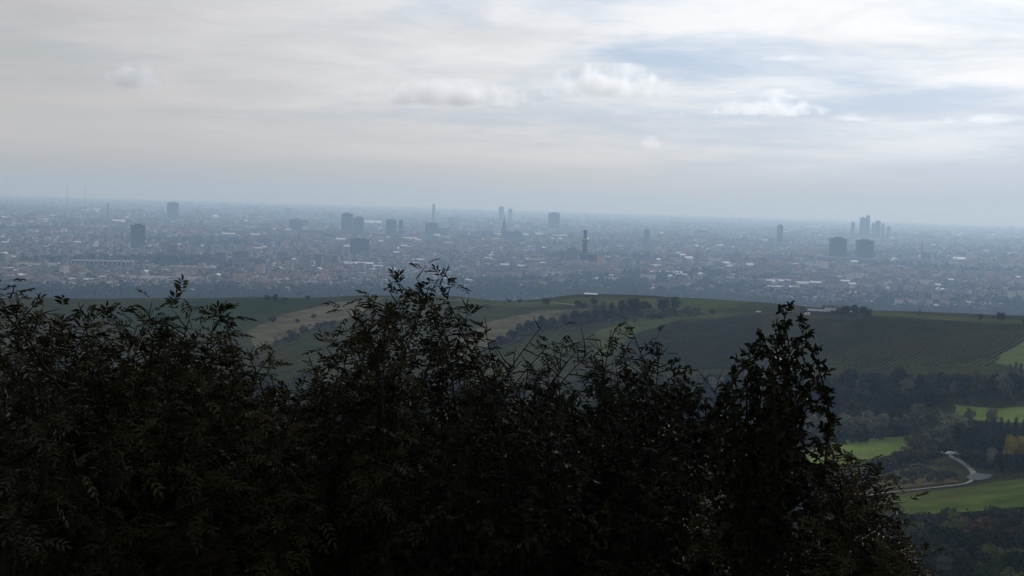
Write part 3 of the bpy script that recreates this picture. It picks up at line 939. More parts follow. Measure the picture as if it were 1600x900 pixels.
def incinerator():
    p, d = base_at(913, 414)
    e = empty('power_plant', p, face_cam(p)); finish(e, p)
    tag(e, 'waste power plant with tall dark chimney and golden bulb', 'power plant')
    H = (414 - 361) * d / F
    e.scale = (1.5, 1.5, 1.05)
    ch = MB().lathe([(7.6, 0), (6.8, H * .45), (6.2, H * .60), (6.2, H * .66)], 20).build('chimney', M_black, e, True)
    MB().lathe([(6.3, H * .66), (8.6, H * .68), (10.2, H * .71), (10.2, H * .73), (8.2, H * .77), (4.8, H * .79)], 20).build('bulb', M_gold, ch, True)
    MB().lathe([(4.8, H * .79), (4.6, H * .95), (5.6, H * .955), (5.6, H * .975), (4.4, H)], 16).build('chimney_top', M_black, ch, True)
    MB().box(-14, 34, -22, 24, 0, 44).build('boiler_house', M_black, e)
    MB().gable(48, 46, 44.003, 5, .6).build('roof', M_slate, e).location.x = 10
    MB().box(-47, -18, -20, 16, 0, 62).build('turbine_hall', mat('blue_grey_cladding', (0.08, 0.09, 0.11), (0.12, 0.13, 0.155), scale=.05), e)
    MB().lathe([(9, 62.003), (9, 68), (6, 74), (2, 78)], 16, -32, 0).build('roof_dome', M_greyw, e, True)
    for x in (-58, -64, -70):
        MB().lathe([(2.2, 0), (1.8, 52)], 10, x, 0).build('vent_stack', M_dark, e, True)
    MB().box(-16.2, -14.2, -26, -23, 0, 40).build('stair_shaft', M_white, e)


incinerator()


def hall(px, py, wpx, label, roofm, hgt=9, dep=28, off=0.0, wallm=None, d=None, name='hall', cat='hall'):
    p, d = base_at(px, py, d)
    w = wpx * d / F
    e = empty(name, p, face_cam(p, off)); finish(e, p)
    tag(e, label, cat)
    MB().box(-w / 2, w / 2, -dep / 2, dep / 2, 0, hgt).build('wall', wallm or M_greyw, e)
    r = MB().gable(w, dep, hgt + .003, dep * .13, .8).build('roof', roofm, e)
    n = max(3, int(w / 14))
    dm = MB().box(-2.6, 2.6, -dep / 2 - .15, -dep / 2 - .003, 0, hgt * .6).mesh('gate', M_glass)
    sk = MB().box(-1.5, 1.5, -dep * .32, -dep * .12, 0, .9).mesh('skylight', M_conc)
    for i in range(n):
        x = -w / 2 + (i + .5) * w / n
        link('gate', dm, e).location = (x, 0, .5)
        o = link('skylight', sk, r); o.location = (x, 0, hgt + dep * .13 * .70)
    return e


hall(935, 413, 56, 'long low hall with bright roof at the foot of the power plant', M_metal, hgt=10, dep=40)
hall(1036, 428, 58, 'long bright roofed hall among trees beyond the power plant', M_metal, hgt=9, dep=36, off=.16)
hall(1062, 432, 20, 'short bright roofed hall touching the long one among trees', M_metal, hgt=9, dep=36, off=.3)
hall(575, 350, 20, 'bright white hall beside the boxy high rise', M_metal, hgt=22, dep=160, name='station_hall')
hall(591, 350, 10, 'smaller bright white hall in line with the larger', M_metal, hgt=22, dep=150, name='station_hall')
hall(255, 441, 130, 'very long pale roofed depot beside the vineyards edge', mat('mauve_roofing', (0.25, 0.23, 0.24), (0.36, 0.33, 0.34), scale=.05), hgt=11, dep=60, off=-.06, wallm=M_white, name='depot', cat='depot')
hall(120, 440, 50, 'white roofed workshop before the purple grey dome', M_metal, hgt=8, dep=30, off=-.1, name='workshop', cat='workshop')
hall(420, 436, 110, 'long red brick works with low roofs', M_red, hgt=12, dep=50, off=.02, wallm=M_pinkw, name='works', cat='works')
hall(440, 450, 90, 'second long red roofed works in front of the first', M_brown, hgt=11, dep=40, off=.03, wallm=M_pinkw, name='works', cat='works')
hall(790, 419, 20, 'small hall with gleaming white roof among villas', M_metal, hgt=8, dep=26, off=-.2)
hall(925, 445, 14, 'white roofed market hall behind the crest', M_metal, hgt=6, dep=18)
hall(955, 446, 9, 'little white roofed store behind the crest', M_metal, hgt=5, dep=14)
hall(1405, 437, 30, 'flat white school building among dark trees', M_metal, hgt=9, dep=24, wallm=M_white, name='school', cat='school')
hall(1230, 446, 22, 'white roofed sports hall at the edge of the wood', M_metal, hgt=8, dep=26, off=.3)
hall(1480, 455, 26, 'pale roofed hall between villas and dark wood', M_metal, hgt=8, dep=26, off=-.2)

hall(60, 420, 60, 'pale flat roofed factory behind the purple grey dome', M_conc, hgt=14, dep=50, off=.1, wallm=M_white, name='factory', cat='factory')
hall(300, 424, 64, 'cream factory with flat roof behind the very long depot', M_conc, hgt=14, dep=45, off=-.1, wallm=M_cream, name='factory', cat='factory')
hall(560, 416, 44, 'white flat roofed block of works below the broad office block', M_metal, hgt=13, dep=40, off=.12, wallm=M_white, name='factory', cat='factory')
hall(660, 409, 36, 'long pale roofed hall beyond the leafy tree top', M_metal, hgt=11, dep=34, off=-.05)
hall(40, 345, 40, 'far pale roofed hall near the faint smoke stacks', M_metal, hgt=14, dep=90, off=.1)
hall(190, 347, 26, 'far white hall behind the dark slab tower', M_metal, hgt=16, dep=80, off=-.2)
# the purple grey domed hall
p, d = base_at(75, 446)
e = empty('domed_hall', p); finish(e, p)
tag(e, 'low purple grey domed hall near the white workshop', 'hall')
MB().lathe([(32, 0), (32, 9)], 28).build('wall', M_greyw, e)
MB().lathe([(33, 9.003), (31, 15), (25, 22), (15, 27), (4, 29)], 28).build('dome', mat('mauve_dome', (0.13, 0.11, 0.13), (0.19, 0.16, 0.19), scale=.1), e, True)

# long apartment slab with stair towers
p, d = base_at(160, 418)
e = empty('apartment_slab', p, face_cam(p, -.12)); finish(e, p)
tag(e, 'long white apartment slab with upright stair towers', 'apartment block')
w = 92 * d / F
MB().box(-w / 2, w / 2, -7, 7, 0, 24).build('wall', M_white, e)
MB().box(-w / 2 - .5, w / 2 + .5, -7.5, 7.5, 24.003, 25.2).build('roof', M_metal, e)
sm = MB().box(-2.4, 2.4, -9.5, -7.003, 0, 27).mesh('stair_tower', M_cream)
gm = MB().box(-4.6, 4.6, -7.2, -7.003, 0, 21).mesh('balcony_column', M_glass)
for i in range(14):
    x = -w / 2 + (i + .5) * w / 14
    link('stair_tower', sm, e).location.x = x - w / 28 * .6
    link('balcony_column', gm, e).location = (x + w / 28 * .45, 0, 1.5)


def church(px, d, ytop, label, w=16, col=M_dark):
    p, d = base_at(px, None, d)
    H = ((eye_y(px) + EYE * F / d) - ytop) * d / F
    e = empty('church', p, face_cam(p, .6)); finish(e, p)
    tag(e, label, 'church')
    MB().box(-w / 2, w / 2, -w / 2, w / 2, 0, H * .5).build('tower', col, e)
    MB().lathe([(w * .62, H * .5 + .003), (w * .36, H * .66), (w * .16, H * .85), (.5, H)], 8).build('spire', col, e)
    MB().box(w / 2 + .003, w / 2 + w * 4.5, -w * .9, w * .9, 0, H * .22).build('nave', col, e)
    r = MB().gable(w * 4.5, w * 1.8, 0, H * .2, .3).build('roof', M_slate, e)
    r.location = (w / 2 + w * 2.25 + .3, 0, H * .22 + .003)


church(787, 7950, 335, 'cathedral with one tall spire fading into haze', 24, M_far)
church(1440, 7200, 372, 'small church with thin spire among hazy roofs', 10, M_greyw)
church(640, 6800, 372, 'parish church with pale tower beyond the tree top', 11, M_cream)


def stack(px, d, ytop, label, r=4.5):
    p, d = base_at(px, None, d)
    H = ((eye_y(px) + EYE * F / d) - ytop) * d / F
    e = empty('smoke_stack', p); finish(e, p)
    tag(e, label, 'chimney')
    MB().lathe([(r, 0), (r * .75, H * .6), (r * .6, H * .985)], 14).build('shaft', M_conc, e, True)
    MB().lathe([(r * .75, H * .985 + .003), (r * .75, H)], 14).build('rim', M_dark, e, True)
    MB().box(-r * 4, -r * 1.2, -r * 2, r * 2, 0, H * .12).build('plant_building', M_conc, e)


stack(105, 15500, 286, 'taller of two faint smoke stacks fading into haze', 4)
stack(133, 15500, 289, 'lower of two faint smoke stacks fading into haze', 4)
stack(168, 9000, 315, 'single thicker smoke stack apart from the faint pair', 7)
stack(738, 5200, 394, 'thin white chimney standing among cream blocks', 3)


# ------------------------------------------------------------------ the city: houses and blocks one can pick out at its near edge
taken = [tuple(o.location[:2]) for o in COL.objects if o.parent is None and o.type == 'EMPTY' and o.location.y > 2600]


def crest_y(px):
    return np.interp(px, (-60, 200, 700, 900, 1100, 1200, 1300, 1400, 1500, 1660), (458, 462, 460, 458, 464, 473, 483, 487, 492, 500))


WALLS = {'white': M_white, 'cream': M_cream, 'grey': M_greyw, 'rose': M_pinkw}
ROOFS = {'red': M_red, 'brown': M_brown, 'dark': M_slate, 'pale': M_metal}
HM = {}


def house_mesh(kind, wc, rc):
    k = (kind, wc, rc)
    if k in HM: return HM[k]
    if kind == 'house':
        w, l, h, rh, hip = 13, 10, 6.2, 4.6, 0
    elif kind == 'villa':
        w, l, h, rh, hip = 17, 14, 8.5, 4.5, 6
    else:
        w, l, h, rh, hip = 34, 13, 16, 3.0 if rc != 'pale' else .8, 0
    wall = MB().box(-w / 2, w / 2, -l / 2, l / 2, 0, h)
    if not hip:
        q = len(wall.v)
        wall.v += [(-w / 2 + .01, -l / 2, h), (-w / 2 + .01, l / 2, h), (-w / 2 + .01, 0, h + rh * .93), (w / 2 - .01, -l / 2, h), (w / 2 - .01, l / 2, h), (w / 2 - .01, 0, h + rh * .93)]
        wall.f += [(q, q + 2, q + 1), (q + 3, q + 4, q + 5)]
    roof = MB().gable(w, l, h + .003, rh, .5, hip)
    roof.box(w * .2, w * .2 + 1.2, -.6, .6, h + rh * .55, h + rh + 1.4)
    fl = max(1, int(h / 3))
    win = MB()
    for f in range(fl):
        win.box(-w / 2 * .86, w / 2 * .86, -l / 2 - .08, -l / 2 - .003, 1 + f * h / fl, 1 + f * h / fl + 1.3)
    HM[k] = (wall.mesh('wall', WALLS[wc]), roof.mesh('roof', ROOFS[rc]), win.mesh('window_band', M_glass))
    return HM[k]


NAMES = {'house': ('house', 'gabled house'), 'villa': ('villa', 'hip roofed villa'), 'block': ('apartment_block', 'apartment block')}


def put_house(px, py, kind, wc, rc, where, group, sc=1.0):
    p, d = on_plain(px, py)
    for (x, y) in taken:
        if (x - p[0]) ** 2 + (y - p[1]) ** 2 < (42 if kind == 'block' else 24) ** 2: return False
    taken.append((p[0], p[1]))
    nm, de = NAMES[kind]
    e = empty(nm, (p[0], p[1], zof(p[0], p[1]) - .3), rng.choice([0, 1.571]) + rng.normal(.25, .3) + face_cam(p), sc * rng.uniform(.9, 1.2))
    tag(e, '%s %s with %s roof %s' % (wc, de, rc, where), 'apartment block' if kind == 'block' else 'house', group)
    for n_, m_ in zip(('wall', 'roof', 'window_band'), house_mesh(kind, wc, rc)): link(n_, m_, e)
    return True


def scatter_houses(n, x0, x1, dy0, dy1, kinds, wcs, rcs, where, group):
    k = t = 0
    while k < n and t < n * 12:
        t += 1
        x = rng.uniform(x0, x1)
        y = crest_y(x) - rng.uniform(dy0, dy1)
        k += put_house(x, y, rng.choice(kinds), rng.choice(wcs), rng.choice(rcs), where, group)


scatter_houses(75, 745, 1110, 2, 34, ['house', 'villa', 'house'], ['white', 'cream', 'white', 'grey'], ['red', 'brown', 'dark', 'brown', 'pale'], 'in the leafy villa quarter beyond the middle hill', 'houses of the leafy villa quarter')
scatter_houses(85, 1110, 1630, 14, 52, ['house', 'villa', 'house'], ['white', 'cream', 'grey', 'white'], ['red', 'brown', 'dark', 'brown', 'pale'], 'in the suburb behind the dark wood', 'houses of the suburb behind the wood')
scatter_houses(40, 480, 745, 4, 46, ['block', 'block', 'villa'], ['white', 'cream', 'grey'], ['dark', 'red', 'pale', 'brown'], 'in the estate behind the leafy tree top', 'blocks of the estate behind the tree top')
scatter_houses(60, -40, 480, 6, 62, ['block', 'block', 'house'], ['white', 'cream', 'grey', 'rose'], ['dark', 'brown', 'red', 'pale', 'brown'], 'in the housing quarter around the depot', 'blocks of the housing quarter around the depot')


# ------------------------------------------------------------------ the rest of the city, too many to count, and its greenery
def city_mass():
    g = np.random.default_rng(21)
    V, Fc, MI = [], [], []
    mats = [M_white, M_cream, M_greyw, M_pinkw, M_red, M_brown, M_slate, M_metal]
    tk = np.array(taken)
    n = 0
    while n < 9500:
        x = g.uniform(-70, 1670)
        top = eye_y(x) + 19
        y = top + (crest_y(x) - 4 - top) * g.random() ** 1.25
        p, d = on_plain(x, y)
        if d > 27000: continue
        if ((tk - p[:2]) ** 2).sum(1).min() < (20 + d * .002) ** 2: continue
        # fewer buildings inside the leafy belts
        green = vnoise(p[0] * .12, p[1] * .12) + (.9 if (y > crest_y(x) - 26 and x > 1080) else 0)
        if d < 13000 and green > .4 and g.random() < .88: continue
        # a few wide avenues and railway cuttings kept free of houses
        if any(abs((p[0] - x0) - (p[1] - 3300) * sl) < wd for x0, sl, wd in ((-700, -.22, 22), (250, .12, 26), (900, .34, 22), (-200, -.03, 20), (-1500, -.33, 26))): continue
        n += 1
        dist = vnoise(p[0] * .05 + 40, p[1] * .06 + 7)
        big = min(1.0, (d - 3000) / 6000)
        w = g.uniform(12, 22) * (1 + 2.4 * big * g.random()); l = g.uniform(10, 14) * (1 + 1.2 * big)
        h = g.uniform(6, 15) * (1 + .6 * big)
        if dist > .35: w *= 1.7; h *= 1.35; l *= 1.25
        if dist < -.45 and d < 9000: w *= .8; h *= .7
        if g.random() < .05: h *= g.uniform(1.5, 2.4)
        if g.random() < .04: w *= 2.2; l *= 1.8; h *= .7
        a = .35 * math.sin(p[0] * .0011 + 1) + .3 * math.cos(p[1] * .0009) + (1.571 if g.random() < .4 else 0) + g.normal(0, .05)
        rh = .4 if g.random() < .4 else l * g.uniform(.22, .36)
        ca, sa = math.cos(a), math.sin(a)
        L = [(-w / 2, -l / 2, -1), (w / 2, -l / 2, -1), (w / 2, l / 2, -1), (-w / 2, l / 2, -1), (-w / 2, -l / 2, h), (w / 2, -l / 2, h), (w / 2, l / 2, h), (-w / 2, l / 2, h), (-w / 2, 0, h + rh), (w / 2, 0, h + rh)]
        k = len(V)
        V += [(p[0] + ca * q[0] - sa * q[1], p[1] + sa * q[0] + ca * q[1], q[2] - d * d / (2 * EARTH)) for q in L]
        wm = g.choice(4, p=(.13, .32, .43, .12))
        rm = g.choice((4, 5, 6, 7), p=(.10, .25, .57, .08) if dist > .35 else (.28, .38, .29, .05))
        Fc += [(k, k + 1, k + 5, k + 4), (k + 2, k + 3, k + 7, k + 6), (k + 1, k + 2, k + 6, k + 5), (k + 3, k, k + 4, k + 7), (k + 6, k + 9, k + 5), (k + 4, k + 8, k + 7), (k + 4, k + 5, k + 9, k + 8), (k + 6, k + 7, k + 8, k + 9)]
        MI += [wm] * 6 + [rm] * 2
    o = link('city_buildings', mesh_py('city_buildings', V, Fc, mats, MI))
    tag(o, 'countless hazy city buildings spread over the plain', kind='stuff')
    # greenery
    C, D, Z = [], [], []
    n = 0
    while n < 15000:
        x = g.uniform(-70, 1670)
        top = eye_y(x) + 24
        y = top + (crest_y(x) + 3 - top) * g.random() ** .62
        p, d = on_plain(x, y)
        green = vnoise(p[0] * .12, p[1] * .12) + (1.1 if (y > crest_y(x) - 26 and x > 1080) else 0) + (.25 if x > 700 else -.15)
        if g.random() > .25 + .75 * (green > .35): continue
        if ((tk - p[:2]) ** 2).sum(1).min() < 13 ** 2: continue
        n += 1
        m = 22
        r = g.uniform(4.5, 8.5) * (1 + .25 * min(1, (d - 3000) / 5000))
        q = sphere_pts(m, g)
        C.append(np.array((p[0], p[1], r * 1.05 - d * d / (2 * EARTH))) + q * np.array((r, r, r * 1.05)) * g.uniform(.7, 1.05, (m, 1))); D.append(q); Z.append(np.full(m, r * .42))
    n = 0
    while n < 3600:
        x = g.uniform(-60, 1670)
        y = crest_y(x) - g.uniform(-12, 24 if x > 1080 else 10)
        p, d = on_plain(x, y)
        if ((tk - p[:2]) ** 2).sum(1).min() < 15 ** 2: continue
        n += 1
        r = g.uniform(5.5, 10)
        q = sphere_pts(22, g)
        C.append(np.array((p[0], p[1], r * 1.1)) + q * np.array((r, r, r * 1.15)) * g.uniform(.7, 1.05, (22, 1))); D.append(q); Z.append(np.full(22, r * .42))
    Vv, Ff = leaf_quads(np.concatenate(C), np.concatenate(Z), g, np.concatenate(D), 1.5)
    o = link('city_trees', mesh_np('city_trees', Vv, Ff, mat('city_foliage', (0.016, 0.022, 0.010), (0.042, 0.048, 0.022), scale=.01, detail=8, c3=(0.042, 0.040, 0.022))))
    tag(o, 'countless dark trees of gardens and parks across the city', kind='stuff')


city_mass()


# ------------------------------------------------------------------ leafy trees on the slope right below the lookout
def leaves_mesh(B, A, N, L, Wd):
    """leaf blades with a raised fold: base B, axis A, face normal N"""
    Sd = np.cross(A, N); Sd /= np.linalg.norm(Sd, axis=1, keepdims=True) + 1e-9
    N = np.cross(Sd, A)
    l = L[:, None]; w = Wd[:, None] * .5
    V = np.stack([B, B + A * l * .30 + Sd * w * .86 + N * w * .35, B + A * l * .66 + Sd * w * .74 + N * w * .22, B + A * l - N * l * .12,
                  B + A * l * .66 - Sd * w * .74 + N * w * .22, B + A * l * .30 - Sd * w * .86 + N * w * .35], 1)
    I = np.arange(len(B))[:, None] * 6
    Fc = np.concatenate([I + np.array([[0, 1, 2, 3]]), I + np.array([[0, 3, 4, 5]])])
    return V.reshape(-1, 3), Fc


def unit(v): return v / (np.linalg.norm(v, axis=-1, keepdims=True) + 1e-9)


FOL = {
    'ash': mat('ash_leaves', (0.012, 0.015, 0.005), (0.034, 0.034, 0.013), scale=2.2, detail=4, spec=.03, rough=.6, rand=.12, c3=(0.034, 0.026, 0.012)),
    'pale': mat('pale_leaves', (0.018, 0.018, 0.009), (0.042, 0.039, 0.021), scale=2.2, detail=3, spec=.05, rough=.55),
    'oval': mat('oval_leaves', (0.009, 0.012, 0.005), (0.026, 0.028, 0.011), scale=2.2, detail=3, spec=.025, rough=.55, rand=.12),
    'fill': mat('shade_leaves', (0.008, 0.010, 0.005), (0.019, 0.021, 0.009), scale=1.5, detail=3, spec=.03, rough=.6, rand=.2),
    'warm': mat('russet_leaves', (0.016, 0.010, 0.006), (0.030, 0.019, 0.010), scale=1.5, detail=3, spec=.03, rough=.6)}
M_twig = mat('dark_bark', (0.010, 0.009, 0.007), (0.024, 0.021, 0.017), scale=6.0, detail=6)


def leafy_tree(name, label, d, tips, style, fol, group=None, seed=0, dens=1.0, spread=1.0, bare=0.0, leaf=1.0, low=3.6, drop=16, sway=.16):
    g = np.random.default_rng(seed + 100)
    T = [at(t[0], t[1] + drop, d * (t[2] if len(t) > 2 else g.uniform(.95, 1.06))) for t in tips]
    c = np.mean(T, axis=0)
    bx, by = c[0] * 1.0, c[1] * 1.03
    zb = zof(bx, by) - .3
    base = np.array((bx, by, zb))
    zf = min(t[2] for t in T) - low
    fk = np.array((bx + g.normal(0, .12), by + g.normal(0, .12), max(zf, zb + 1.5)))
    tubes = [tube([base, base * .5 + fk * .5 + np.array((g.normal(0, .12), g.normal(0, .12), 0)), fk], (.17, .13, .10), 7)]
    PB, PD = [], []                       # leaf stalk positions and directions
    def twig_leaves(path, nb, q0, blen, level):
        n = len(path)
        for k in range(nb):
            q = q0 + (1 - q0) * (k + g.random()) / nb
            i = min(int(q * (n - 1)), n - 2); fr = q * (n - 1) - i
            p0 = path[i] * (1 - fr) + path[i + 1] * fr
            tg = unit(path[i + 1] - path[i])
            r = sphere_pts(1, g)[0]; r = unit(r - tg * (r @ tg))
            dr = unit(tg * g.uniform(.3, .8) + r + np.array((0, 0, .10)))
            bl = blen * (.42 + .65 * (1 - q) ** .8) * g.uniform(.55, 1.3)
            m = 6 if level == 0 else 5
            v = np.linspace(0, 1, m)[:, None]
            bp = p0 + dr * bl * v + np.array((0, 0, -.16 * bl)) * v ** 2 + np.cumsum(g.normal(0, .03 * bl, (m, 3)), 0)
            tubes.append(tube(bp, np.linspace(.010 if level == 0 else .005, .002, m), 3))
            if level == 0 and bl > .45: twig_leaves(bp, int(bl * 5), .3, bl * .45, 1)
            if g.random() < bare * (q > .75): continue
            nl = max(3, int(bl * (12 if style == 'pinnate' else 38) * dens))
            w = np.sort(g.uniform(.2, 1.0, nl)); w[-1] = 1
            j = np.minimum((w * (m - 1)).astype(int), m - 2); f2 = (w * (m - 1) - j)[:, None]
            PB.append(bp[j] * (1 - f2) + bp[j + 1] * f2)
            bd = unit(bp[j + 1] - bp[j])
            PD.append(unit(bd * .7 + sphere_pts(nl, g) * .8))

    for t in T:
        ln = np.linalg.norm(t - fk)
        side = unit(np.array((t[0] - fk[0], t[1] - fk[1], 0)))
        # boughs leave the stem sideways at different heights, then bend up
        st = fk + np.array((0, 0, 1.0)) * ln * g.uniform(0, .42) * (.4 if ln < 1 else 1)
        tubes.append(tube([fk, fk * .5 + st * .5 + g.normal(0, .05, 3), st], (.05, .04, .03), 5))
        L2 = np.linalg.norm(t - st)
        wob = np.array((g.normal(0, sway), g.normal(0, sway), -.10)) * L2
        mid = (st + t) * .5 + side * L2 * .12 + wob
        n = 14
        u = np.linspace(0, 1, n)[:, None]
        path = (1 - u) ** 2 * st + 2 * u * (1 - u) * (2 * mid - .5 * st - .5 * t) + u ** 2 * t
        path += np.cumsum(g.normal(0, .02, (n, 3)), 0) * np.sin(u * 3.1)
        tubes.append(tube(path, np.linspace(.032, .004, n), 5))
        twig_leaves(path, int(L2 * 9 * dens) + 4, .12, .72 * spread, 0)
    PB = np.concatenate(PB); PD = np.concatenate(PD)
    n = len(PB)
    if style == 'pinnate':
        PD = unit(PD + np.array((0, 0, -.10)))
        RL = g.uniform(.16, .27, n) * leaf
        side = unit(np.cross(PD, np.array((0, 0, 1.0)) + g.normal(0, .25, (n, 3))))
        up = np.cross(side, PD)
        B, A, N, L = [], [], [], []
        for k, s_ in enumerate((.30, .30, .50, .50, .70, .70, .88, .88, 1.0)):
            sg = (1 if k % 2 else -1)
            pos = PB + PD * (RL * s_)[:, None] - np.array((0, 0, .25)) * (RL * s_ ** 2)[:, None]
            ax = unit(side * sg * .85 + PD * .55 - up * .12 + g.normal(0, .12, (n, 3))) if k < 8 else unit(PD + np.array((0, 0, -.35)))
            B.append(pos); A.append(ax); N.append(unit(up + g.normal(0, .25, (n, 3)))); L.append(RL * g.uniform(.30, .42, n))
        B, A, N, L = map(np.concatenate, (B, A, N, L))
        V, Fc = leaves_mesh(B, A, N, L, L * .36)
    else:
        L = g.uniform(.06, .105, n) * leaf
        N = unit(np.array((0, 0, 1.0)) + g.normal(0, .7, (n, 3)))
        V, Fc = leaves_mesh(PB, unit(PD + np.array((0, 0, -.15))), N, L, L * .55)
    e = empty(name, base)
    tag(e, label, 'tree', group)
    TV, TF = join_tubes(tubes)
    o = link('trunk', mesh_np('trunk', np.array(TV) - base, TF, M_twig, smooth=True), e)
    o = link('crown', mesh_np('crown', V - base, Fc, FOL[fol]), e)
    return len(Fc)


NQ = 0
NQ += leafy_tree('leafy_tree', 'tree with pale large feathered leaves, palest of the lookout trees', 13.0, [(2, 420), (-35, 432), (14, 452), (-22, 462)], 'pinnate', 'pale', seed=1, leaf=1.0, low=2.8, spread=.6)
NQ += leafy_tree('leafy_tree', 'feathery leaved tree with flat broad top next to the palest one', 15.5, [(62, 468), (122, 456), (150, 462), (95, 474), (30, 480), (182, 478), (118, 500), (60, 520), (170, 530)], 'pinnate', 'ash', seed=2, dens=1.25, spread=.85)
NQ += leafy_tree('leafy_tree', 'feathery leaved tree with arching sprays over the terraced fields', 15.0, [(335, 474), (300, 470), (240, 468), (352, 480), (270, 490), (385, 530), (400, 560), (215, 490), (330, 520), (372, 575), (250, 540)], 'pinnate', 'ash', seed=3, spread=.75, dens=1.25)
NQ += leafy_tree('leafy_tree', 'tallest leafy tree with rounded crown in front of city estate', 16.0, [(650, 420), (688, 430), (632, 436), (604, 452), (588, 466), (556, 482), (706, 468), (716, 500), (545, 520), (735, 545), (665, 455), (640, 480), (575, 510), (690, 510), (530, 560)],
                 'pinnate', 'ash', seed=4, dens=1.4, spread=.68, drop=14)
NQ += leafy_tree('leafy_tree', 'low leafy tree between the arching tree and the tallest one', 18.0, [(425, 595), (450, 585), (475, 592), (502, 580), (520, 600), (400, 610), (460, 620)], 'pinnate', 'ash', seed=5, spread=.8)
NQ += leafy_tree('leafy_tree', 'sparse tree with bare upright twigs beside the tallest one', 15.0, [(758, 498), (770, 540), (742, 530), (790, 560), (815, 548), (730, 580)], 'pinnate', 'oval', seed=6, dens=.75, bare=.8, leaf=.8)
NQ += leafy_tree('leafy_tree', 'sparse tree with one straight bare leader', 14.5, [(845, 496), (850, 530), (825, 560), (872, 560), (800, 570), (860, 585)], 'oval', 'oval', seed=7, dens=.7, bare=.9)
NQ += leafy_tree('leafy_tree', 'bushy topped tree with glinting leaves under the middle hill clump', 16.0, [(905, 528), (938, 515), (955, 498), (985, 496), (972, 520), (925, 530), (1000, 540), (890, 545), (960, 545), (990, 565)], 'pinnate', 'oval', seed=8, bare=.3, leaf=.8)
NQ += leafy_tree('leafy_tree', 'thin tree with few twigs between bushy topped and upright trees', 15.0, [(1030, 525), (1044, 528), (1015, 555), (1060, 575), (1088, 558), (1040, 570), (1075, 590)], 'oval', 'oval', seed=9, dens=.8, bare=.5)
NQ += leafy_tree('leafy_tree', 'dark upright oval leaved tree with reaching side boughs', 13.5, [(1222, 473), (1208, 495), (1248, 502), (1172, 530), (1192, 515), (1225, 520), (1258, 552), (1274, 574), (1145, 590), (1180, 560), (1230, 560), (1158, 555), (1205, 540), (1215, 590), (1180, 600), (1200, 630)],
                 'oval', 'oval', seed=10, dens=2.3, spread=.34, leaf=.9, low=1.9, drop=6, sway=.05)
NQ += leafy_tree('leafy_tree', 'drooping leafy tree before the long bright meadow', 14.0, [(1262, 702), (1300, 692), (1338, 700), (1352, 724), (1372, 758), (1240, 690), (1310, 730), (1345, 775), (1370, 800)], 'pinnate', 'ash', seed=11, leaf=.85, spread=.75, low=1.4, dens=1.5)
k = 0
for i, x in enumerate(np.arange(-40, 1130, 92)):
    g = np.random.default_rng(300 + i)
    y0 = 560 if x < 360 else 606
    tp = [(x + g.uniform(-65, 65), y0 + g.uniform(-10, 50)) for q in range(8)]
    c = 'warm' if i in (6, 7) else 'fill'
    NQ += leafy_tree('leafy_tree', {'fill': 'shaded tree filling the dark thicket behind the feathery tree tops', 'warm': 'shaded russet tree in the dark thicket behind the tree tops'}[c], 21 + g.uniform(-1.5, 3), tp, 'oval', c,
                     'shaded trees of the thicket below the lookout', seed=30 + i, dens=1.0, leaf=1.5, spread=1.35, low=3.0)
for i, x in enumerate(np.arange(-60, 1420, 100)):
    g = np.random.default_rng(400 + i)
    y0 = 690 if x < 1130 else 830
    tp = [(x + g.uniform(-75, 75), y0 + g.uniform(-20, 70)) for q in range(8)]
    NQ += leafy_tree('leafy_tree', 'low black looking tree at the foot of the lookout thicket', 18 + g.uniform(-1.5, 2), tp, 'oval', 'fill', 'low trees at the foot of the lookout thicket', seed=60 + i, dens=1.0, leaf=1.4, spread=1.3, low=2.6)


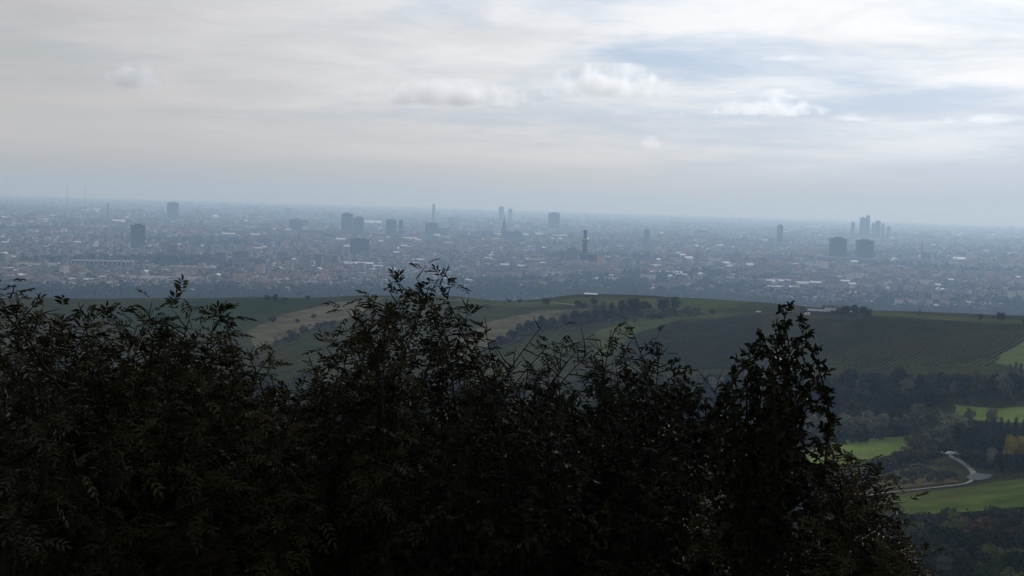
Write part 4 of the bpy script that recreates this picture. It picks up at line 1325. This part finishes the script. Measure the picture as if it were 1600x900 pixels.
# ------------------------------------------------------------------ small fair weather clouds far beyond the city
def cloud_mat():
    mt = bpy.data.materials.new('cloud_vapour'); mt.use_nodes = True
    nt = mt.node_tree; n, l = nt.nodes, nt.links
    n.remove(n['Principled BSDF'])
    v = n.new('ShaderNodeVolumePrincipled')
    v.inputs['Color'].default_value = (1, 1, 1, 1)
    v.inputs['Anisotropy'].default_value = 0.72
    tc = n.new('ShaderNodeTexCoord')
    oi = n.new('ShaderNodeObjectInfo')

    def m(op, a, b):
        x = n.new('ShaderNodeMath'); x.operation = op
        for i, q in enumerate((a, b)):
            if isinstance(q, (int, float)): x.inputs[i].default_value = q
            else: l.new(q, x.inputs[i])
        return x.outputs[0]
    # puffs in metres so that all clouds have lumps of one size
    wv = n.new('ShaderNodeVectorMath'); wv.operation = 'SCALE'; l.new(tc.outputs['Object'], wv.inputs[0]); wv.inputs['Scale'].default_value = 0.0042
    ad = n.new('ShaderNodeVectorMath'); ad.operation = 'ADD'; l.new(wv.outputs[0], ad.inputs[0])
    sc = n.new('ShaderNodeVectorMath'); sc.operation = 'SCALE'; sc.inputs[0].default_value = (31, 17, 7); l.new(oi.outputs['Random'], sc.inputs['Scale']); l.new(sc.outputs[0], ad.inputs[1])
    ns = n.new('ShaderNodeTexNoise'); ns.inputs['Scale'].default_value = 1.0; ns.inputs['Detail'].default_value = 5; ns.inputs['Roughness'].default_value = .58
    l.new(ad.outputs[0], ns.inputs['Vector'])
    g = n.new('ShaderNodeAttribute'); g.attribute_type = 'OBJECT'; g.attribute_name = 'half_size'
    dv = n.new('ShaderNodeVectorMath'); dv.operation = 'DIVIDE'; l.new(tc.outputs['Object'], dv.inputs[0]); l.new(g.outputs['Vector'], dv.inputs[1])
    ln = n.new('ShaderNodeVectorMath'); ln.operation = 'LENGTH'; l.new(dv.outputs[0], ln.inputs[0])
    sp = n.new('ShaderNodeSeparateXYZ'); l.new(dv.outputs[0], sp.inputs[0])
    env = m('SUBTRACT', 0.86, ln.outputs['Value'])
    env = m('MULTIPLY', env, 0.85)
    foot = m('MULTIPLY', m('MINIMUM', m('ADD', sp.outputs[2], 0.25), 0.0), 2.0)
    d = m('ADD', m('ADD', env, foot), m('MULTIPLY', m('SUBTRACT', ns.outputs[0], 0.52), 2.6))
    d = m('MINIMUM', m('MAXIMUM', m('MULTIPLY', d, 2.4), 0.0), 1.0)
    al = n.new('ShaderNodeAttribute'); al.attribute_type = 'OBJECT'; al.attribute_name = 'thickness'
    l.new(m('MULTIPLY', d, al.outputs['Fac']), v.inputs['Density'])
    l.new(v.outputs[0], n['Material Output'].inputs['Volume'])
    return mt


M_cloud = cloud_mat()


def cloud(px, py, wpx, hpx, label, d=17000, thick=.004):
    c = at(px, py, d)
    hx, hz = wpx * d / F * .5 * 1.25, hpx * d / F * .5 * 1.5
    hy = max(hx * .35, hz)
    b = MB().lathe([(.05, -.72), (.75, -.65), (1, -.3), (1, .1), (.8, .6), (.45, .9), (.05, 1)], 20)
    b.v = [(x * hx, y * hy, z * hz) for x, y, z in b.v]
    o = b.build('cloud', M_cloud)
    o.location = tuple(c); o.rotation_euler = (0, 0, face_cam(c))
    o['half_size'] = (hx, hy, hz)
    o['thickness'] = thick
    tag(o, label, 'cloud')


cloud(213, 126, 92, 42, 'single small round cloud apart from the others', thick=.007)
cloud(690, 153, 240, 42, 'longest flat based cloud in the row of small clouds', thick=.0055)
cloud(955, 138, 196, 54, 'tallest puffy cloud in the row of small clouds', thick=.005)
cloud(1203, 173, 152, 28, 'low flat bright cloud with two humps', thick=.0036)
cloud(1226, 149, 62, 16, 'little flat cloud hovering above the two humped one')
cloud(1024, 226, 52, 20, 'small faint cloud floating lower than the row', thick=.0035)
cloud(1066, 178, 26, 9, 'tiny cloud scrap beside the tallest puffy cloud')
cloud(1245, 92, 90, 14, 'thin high streak of cloud above the little flat cloud', thick=.0017)
cloud(1535, 188, 120, 16, 'low cloud streak over the far hospital side', thick=.0011)
cloud(1345, 186, 80, 14, 'thin cloud scrap between humped cloud and low streak', thick=.0017)
